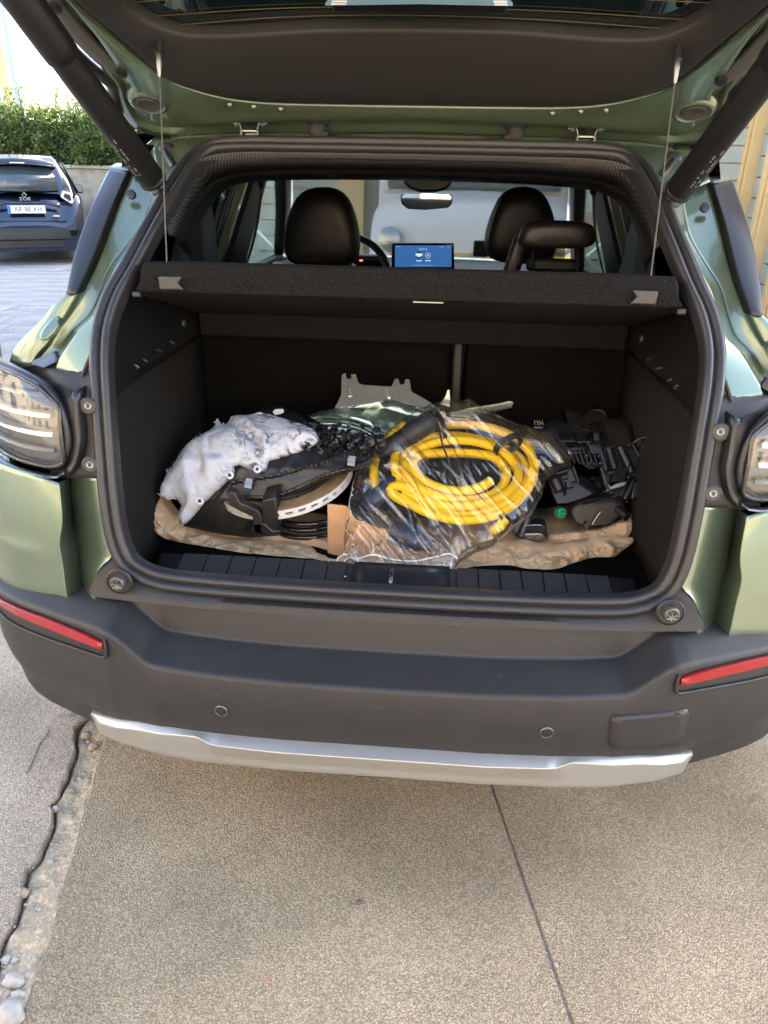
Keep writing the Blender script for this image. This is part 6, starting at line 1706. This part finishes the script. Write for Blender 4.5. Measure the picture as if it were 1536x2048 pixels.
# ---- small blue hatchback parked by the wall
def hatchback(loc, rz, paint, label, plate_s, model_s, wipe=True, lights='clear'):
    root = empty('hatchback', loc, label, 'car')
    root.rotation_euler.z = rz
    root['label'] = label
    inv = None
    def A(o_):
        o_.parent = root; o_.matrix_parent_inverse = Matrix.Identity(4); return o_
    # body sections from the tail forwards; (y, half widths and heights)
    def ring(y, zb, zs, zr, ws, wr, wb):
        """one half section from sill to roof"""
        return [vv(wb*.9, y, zb), vv(wb, y, zb+.06), vv(ws, y, zb+.30), vv(ws, y, zs-.16), vv(ws*.97, y, zs-.03), vv(ws*.93, y, zs), vv((ws*.93+wr)/2+.015, y, (zs+zr)/2), vv(wr+.02, y, zr-.05), vv(wr-.04, y, zr), vv(0, y, zr+.02)]
    S_ = [ring(.03,.24,.60,.62,.70,.50,.66), ring(.10,.22,.88,.92,.78,.50,.72), ring(.22,.22,1.02,1.06,.82,.50,.78)]
    lower = [ring(y, .20, zs, zs+.02, ws, ws*.6, ws*.95) for y, zs, ws in [(.0,.58,.66),(.05,.66,.74),(.14,.90,.79),(.30,.98,.83),(.6,1.0,.862),(1.2,.98,.865),(2.4,.94,.865),(3.2,.90,.85),(3.8,.78,.76),(4.05,.55,.60)]]
    full_ = []
    for r in lower:
        full_.append(r+[p*vv(-1, 1, 1) for p in r[:-1]][::-1])
    tr = [list(x) for x in zip(*full_)]
    V_ = [p for r in full_ for p in r]; n_ = len(full_[0])
    A(mesh('body', V_, gridf(len(full_), n_, True)+[tuple(range(n_))], paint, None, smooth=50))
    gh = []
    for y, z0, w0, z1, w1 in [(.16,1.00,.66,1.02,.52),(.22,.98,.70,1.16,.56),(.32,.98,.74,1.40,.53),(.42,.98,.77,1.515,.50),(.7,.98,.79,1.545,.52),(1.4,.96,.79,1.56,.54),(2.2,.95,.79,1.53,.53),(2.7,.95,.78,1.30,.58),(3.15,.93,.76,.98,.66)]:
        r = [vv(w0, y, z0), vv((w0+w1)/2+.03, y, (z0+z1)/2), vv(w1+.03, y, z1-.05), vv(w1-.03, y, z1-.005), vv(0, y, z1+.01)]
        gh.append(r+[p*vv(-1, 1, 1) for p in r[:-1]][::-1])
    A(mesh('roof', [p for r in gh for p in r], gridf(len(gh), len(gh[0]), False), paint, None, smooth=50))
    # rear window
    rw_ = [vv(x, y, z) for x, y, z in [(-.50,.150,1.06),(0,.10,1.045),(.50,.150,1.06),(.475,.235,1.25),(.42,.305,1.37),(0,.275,1.395),(-.42,.305,1.37),(-.475,.235,1.25)]]
    c_ = vv(0, .18, 1.22)
    gls = A(mesh('rear_window', [c_]+rw_, [(0, 1+i, 1+(i+1) % 8) for i in range(8)], winm, None, smooth=80, solid=.01, offset=0))
    A(mesh('side_window', [vv(.80,.55,1.02),vv(.80,1.5,1.0),vv(.64,1.5,1.46),vv(.64,.75,1.44)], [(0,1,2,3)], winm, None, solid=.02, offset=0))
    A(mesh('side_window', [vv(-.80,.55,1.02),vv(-.80,1.5,1.0),vv(-.64,1.5,1.46),vv(-.64,.75,1.44)], [(0,1,2,3)], winm, None, solid=.02, offset=0))
    sp2 = A(loft('roof_spoiler', [[vv(x, .20+.10*abs(x/.5)**2, 1.455-.045*abs(x/.5)**2) for x in np.linspace(-.5, .5, 11)], [vv(x, .19+.10*abs(x/.5)**2, 1.42-.045*abs(x/.5)**2) for x in np.linspace(-.5, .5, 11)], [vv(x, .27+.10*abs(x/.5)**2, 1.40-.045*abs(x/.5)**2) for x in np.linspace(-.5, .5, 11)]], K['gloss'], None, smooth=50, solid=.01))
    A(loft('roof_edge', [[vv(x, .20+.10*abs(x/.5)**2, 1.458-.045*abs(x/.5)**2) for x in np.linspace(-.5, .5, 11)], [vv(x, .42+.05*abs(x/.5)**2, 1.545-.055*abs(x/.5)**2) for x in np.linspace(-.5, .5, 11)]], paint, None, smooth=50, solid=.01))
    A(box('brake_lamp', (-.02, .196, 1.437), (.20, .02, .016), K['white'], None, bevel=.002))
    # tail lamps: slanted lozenges
    for s in (1, -1):
        lz = [vv(s*x, y, z) for x, y, z in [(.505,.115,.965),(.545,.135,1.055),(.67,.215,1.015),(.69,.185,.90),(.655,.12,.865)]]
        tl = A(prism('tail_lamp', lz, (0, -.03, .01), K['white'] if lights == 'clear' else K['red'], None, bevel=.01))
        ci = sum(lz)/5
        pi_ = prism('lamp_core', [ci+(p-ci)*.6+vv(0, -.033, .01) for p in lz], (0, -.006, 0), K['gloss'], None, bevel=.004); pi_.parent = tl
        A(box('reflector', (s*.67, .045, .325), (.13, .05, .045), K['red'], None, rot=rotm(0, 0, s*22), bevel=.008))
        for y in (.72, 3.25):
            wl_ = A(MB().lathe((s*.76, y, .315), (s, 0, 0), [(.20, -.09), (.30, -.09), (.315, -.07), (.315, .07), (.30, .09), (.2, .09)], 28).build('wheel', K['rubber'], None, smooth=40))
            ri = MB().lathe((s*.76, y, .315), (s, 0, 0), [(.21, .07), (.2, .088), (.05, .08), (0, .085)], 24).build('rim', K['zinc'], None, smooth=40); ri.parent = wl_
        mi_ = A(box('door_mirror', (s*.90, 2.35, 1.03), (.20, .12, .15), K['gloss'], None, bevel=.04, seg=3))
        mg_ = box('mirror_glass', (s*.91, 2.285, 1.035), (.15, .006, .11), K['zinc'], None, bevel=.002); mg_.parent = mi_
    # black lower bumper
    A(loft('bumper', [[vv(x*(.70+(.02)*k), y+.10*abs(x)**3, z) for x in np.linspace(-1, 1, 15)] for k, (y, z) in enumerate([(-.005,.57),(-.045,.52),(-.05,.38),(-.02,.36),(-.02,.26),(.06,.22)])], K['plastic'], None, smooth=40, solid=.01))
    A(box('tailgate_seam', (0, .012, .635), (1.05, .02, .008), K['gloss'], None, bevel=0))
    pk = A(loft('plate_recess', [[vv(x, .04-.02*(k > 0), z-.05*max(0, abs(x)-.28)*6*(.5+.5*(k > 0))) for x in np.linspace(-.47, .47, 21)] for k, z in enumerate([.92, .90, .875])], K['gloss'], None, smooth=50, solid=.01))
    if plate_s:
        # sit the plate on the tailgate, leaning with it
        pl = A(box('number_plate', (0, -.005, .80), (.52, .012, .11), K['white'], None, rot=rotm(-12, 0, 0), bevel=.003))
        rr_ = Matrix.Rotation(R(90-12), 3, 'X')
        be = box('plate_band', (-.238, -.012, .80), (.042, .003, .104), mat('plate_blue', (.02, .12, .5), .4), None, rot=rotm(-12, 0, 0), bevel=0); be.parent = pl
        tx = text('plate_text', plate_s, .105, K['gloss'], None, (.02, -.0135, .80), rr_, sx=.86); tx.parent = pl
        be2 = text('plate_text', 'P', .03, K['white'], None, (-.238, -.0155, .778), rr_); be2.parent = pl
    if model_s:
        A(text('badge_text', model_s, .062, K['zinc'], None, (0, .012, .945), Matrix.Rotation(R(78), 3, 'X'), sx=1.35, ext=.003))
        dm = [vv(x, .065, z) for x, z in [(-.038, 1.0), (0, 1.028), (.038, 1.0), (0, .968)]]
        g_ = MB(); dp = [(dm[i]+dm[(i+1) % 4])/2 for i in range(4)]
        g_.tube([vv(-.030, .03, 1.0), vv(0, .035, 1.030), vv(.030, .03, 1.0), vv(0, .028, .968)], .008, 6, closed=True)
        A(g_.build('badge', K['zinc'], None, smooth=30))
        A(box('side_badge', (.40, .02, .705), (.09, .008, .018), K['white'], None, bevel=.003))
    wp = A(loft('rear_wiper', [[vv(x, y, z) for x, y, z in [(-.06,.085,1.065),(.06,.088,1.09),(.16,.10,1.09),(.27,.125,1.085)]], [vv(x, y, z) for x, y, z in [(-.06,.075,1.04),(.06,.075,1.05),(.16,.085,1.055),(.27,.12,1.08)]]], K['satin'], None, smooth=60, solid=.02))
    A(tube('aerial', [(-.10, .75, 1.56), (-.13, .55, 1.64)], .006, K['satin'], None, seg=6))
    return root
bluep = mat('navy_paint', (.006, .013, .034), .18, .3, coat=1)
hb = hatchback((-6.20, 10.35, .0), R(29), bluep, 'dark blue electric hatchback parked by the wall with plate AR 98 XH', 'AR 98 XH', 'ZOE')
# white van ahead, seen through the windscreen
vn = empty('white_van', (.25, 5.6, 0), 'white van with red and yellow stripes standing ahead of the windscreen', 'van')
vanw = mat('van_white', (.82, .83, .82), .35, coat=.4)
rows = []
for y, zt, w_ in [(5.25,.62,.84),(5.32,.98,.88),(5.42,1.13,.90),(5.9,1.22,.92),(6.3,1.27,.92)]:
    rows.append([vv(.35+x*w_, y+.12*abs(x)**3, .30+(zt-.30)*t_) for x, t_ in [(-1,0),(-1,.55),(-.98,.85),(-.9,.97),(-.5,1),(0,1.01),(.5,1),(.9,.97),(.98,.85),(1,.55),(1,0)]])
V = [p for r in rows for p in r]; n_ = len(rows[0])
mesh('bonnet', V, gridf(len(rows), n_)+[tuple(range(n_))], vanw, vn, smooth=50)
box('windscreen', (.35, 6.55, 1.62), (1.6, .06, .78), winm, vn, rot=rotm(-32, 0, 0), bevel=.01)
box('cab', (.35, 7.05, 1.15), (1.84, .7, 1.7), vanw, vn, bevel=.08, seg=3)
box('bumper', (.35, 5.24, .47), (1.72, .14, .30), K['plastic'], vn, bevel=.04)
st = box('stripe_panel', (.35, 5.205, .72), (1.30, .03, .22), mat('stripe_red', (.60, .10, .06), .4), vn, bevel=.005)
ys_ = mat('stripe_yellow', (.80, .60, .06), .4)
for k in range(5):
    x = -.20+k*.27
    prism('stripe', [vv(x, 5.187, .612), vv(x+.13, 5.187, .612), vv(x+.24, 5.187, .828), vv(x+.11, 5.187, .828)], (0, -.003, 0), ys_, st, bevel=0, smooth=0)
for s in (-1, 1):
    MB().lathe((.35+s*.70, 5.30, .92), (0, -1, .2), [(.10, -.05), (.10, .01), (.07, .03), (0, .035)], 20).build('headlight', K['steel'], vn, smooth=50)
    for y in (5.95, 8.4)[:1]:
        MB().lathe((.35+s*.80, y, .33), (1, 0, 0), [(.2, -.09), (.33, -.09), (.33, .09), (.2, .09)], 26).build('wheel', K['rubber'], vn, smooth=40)
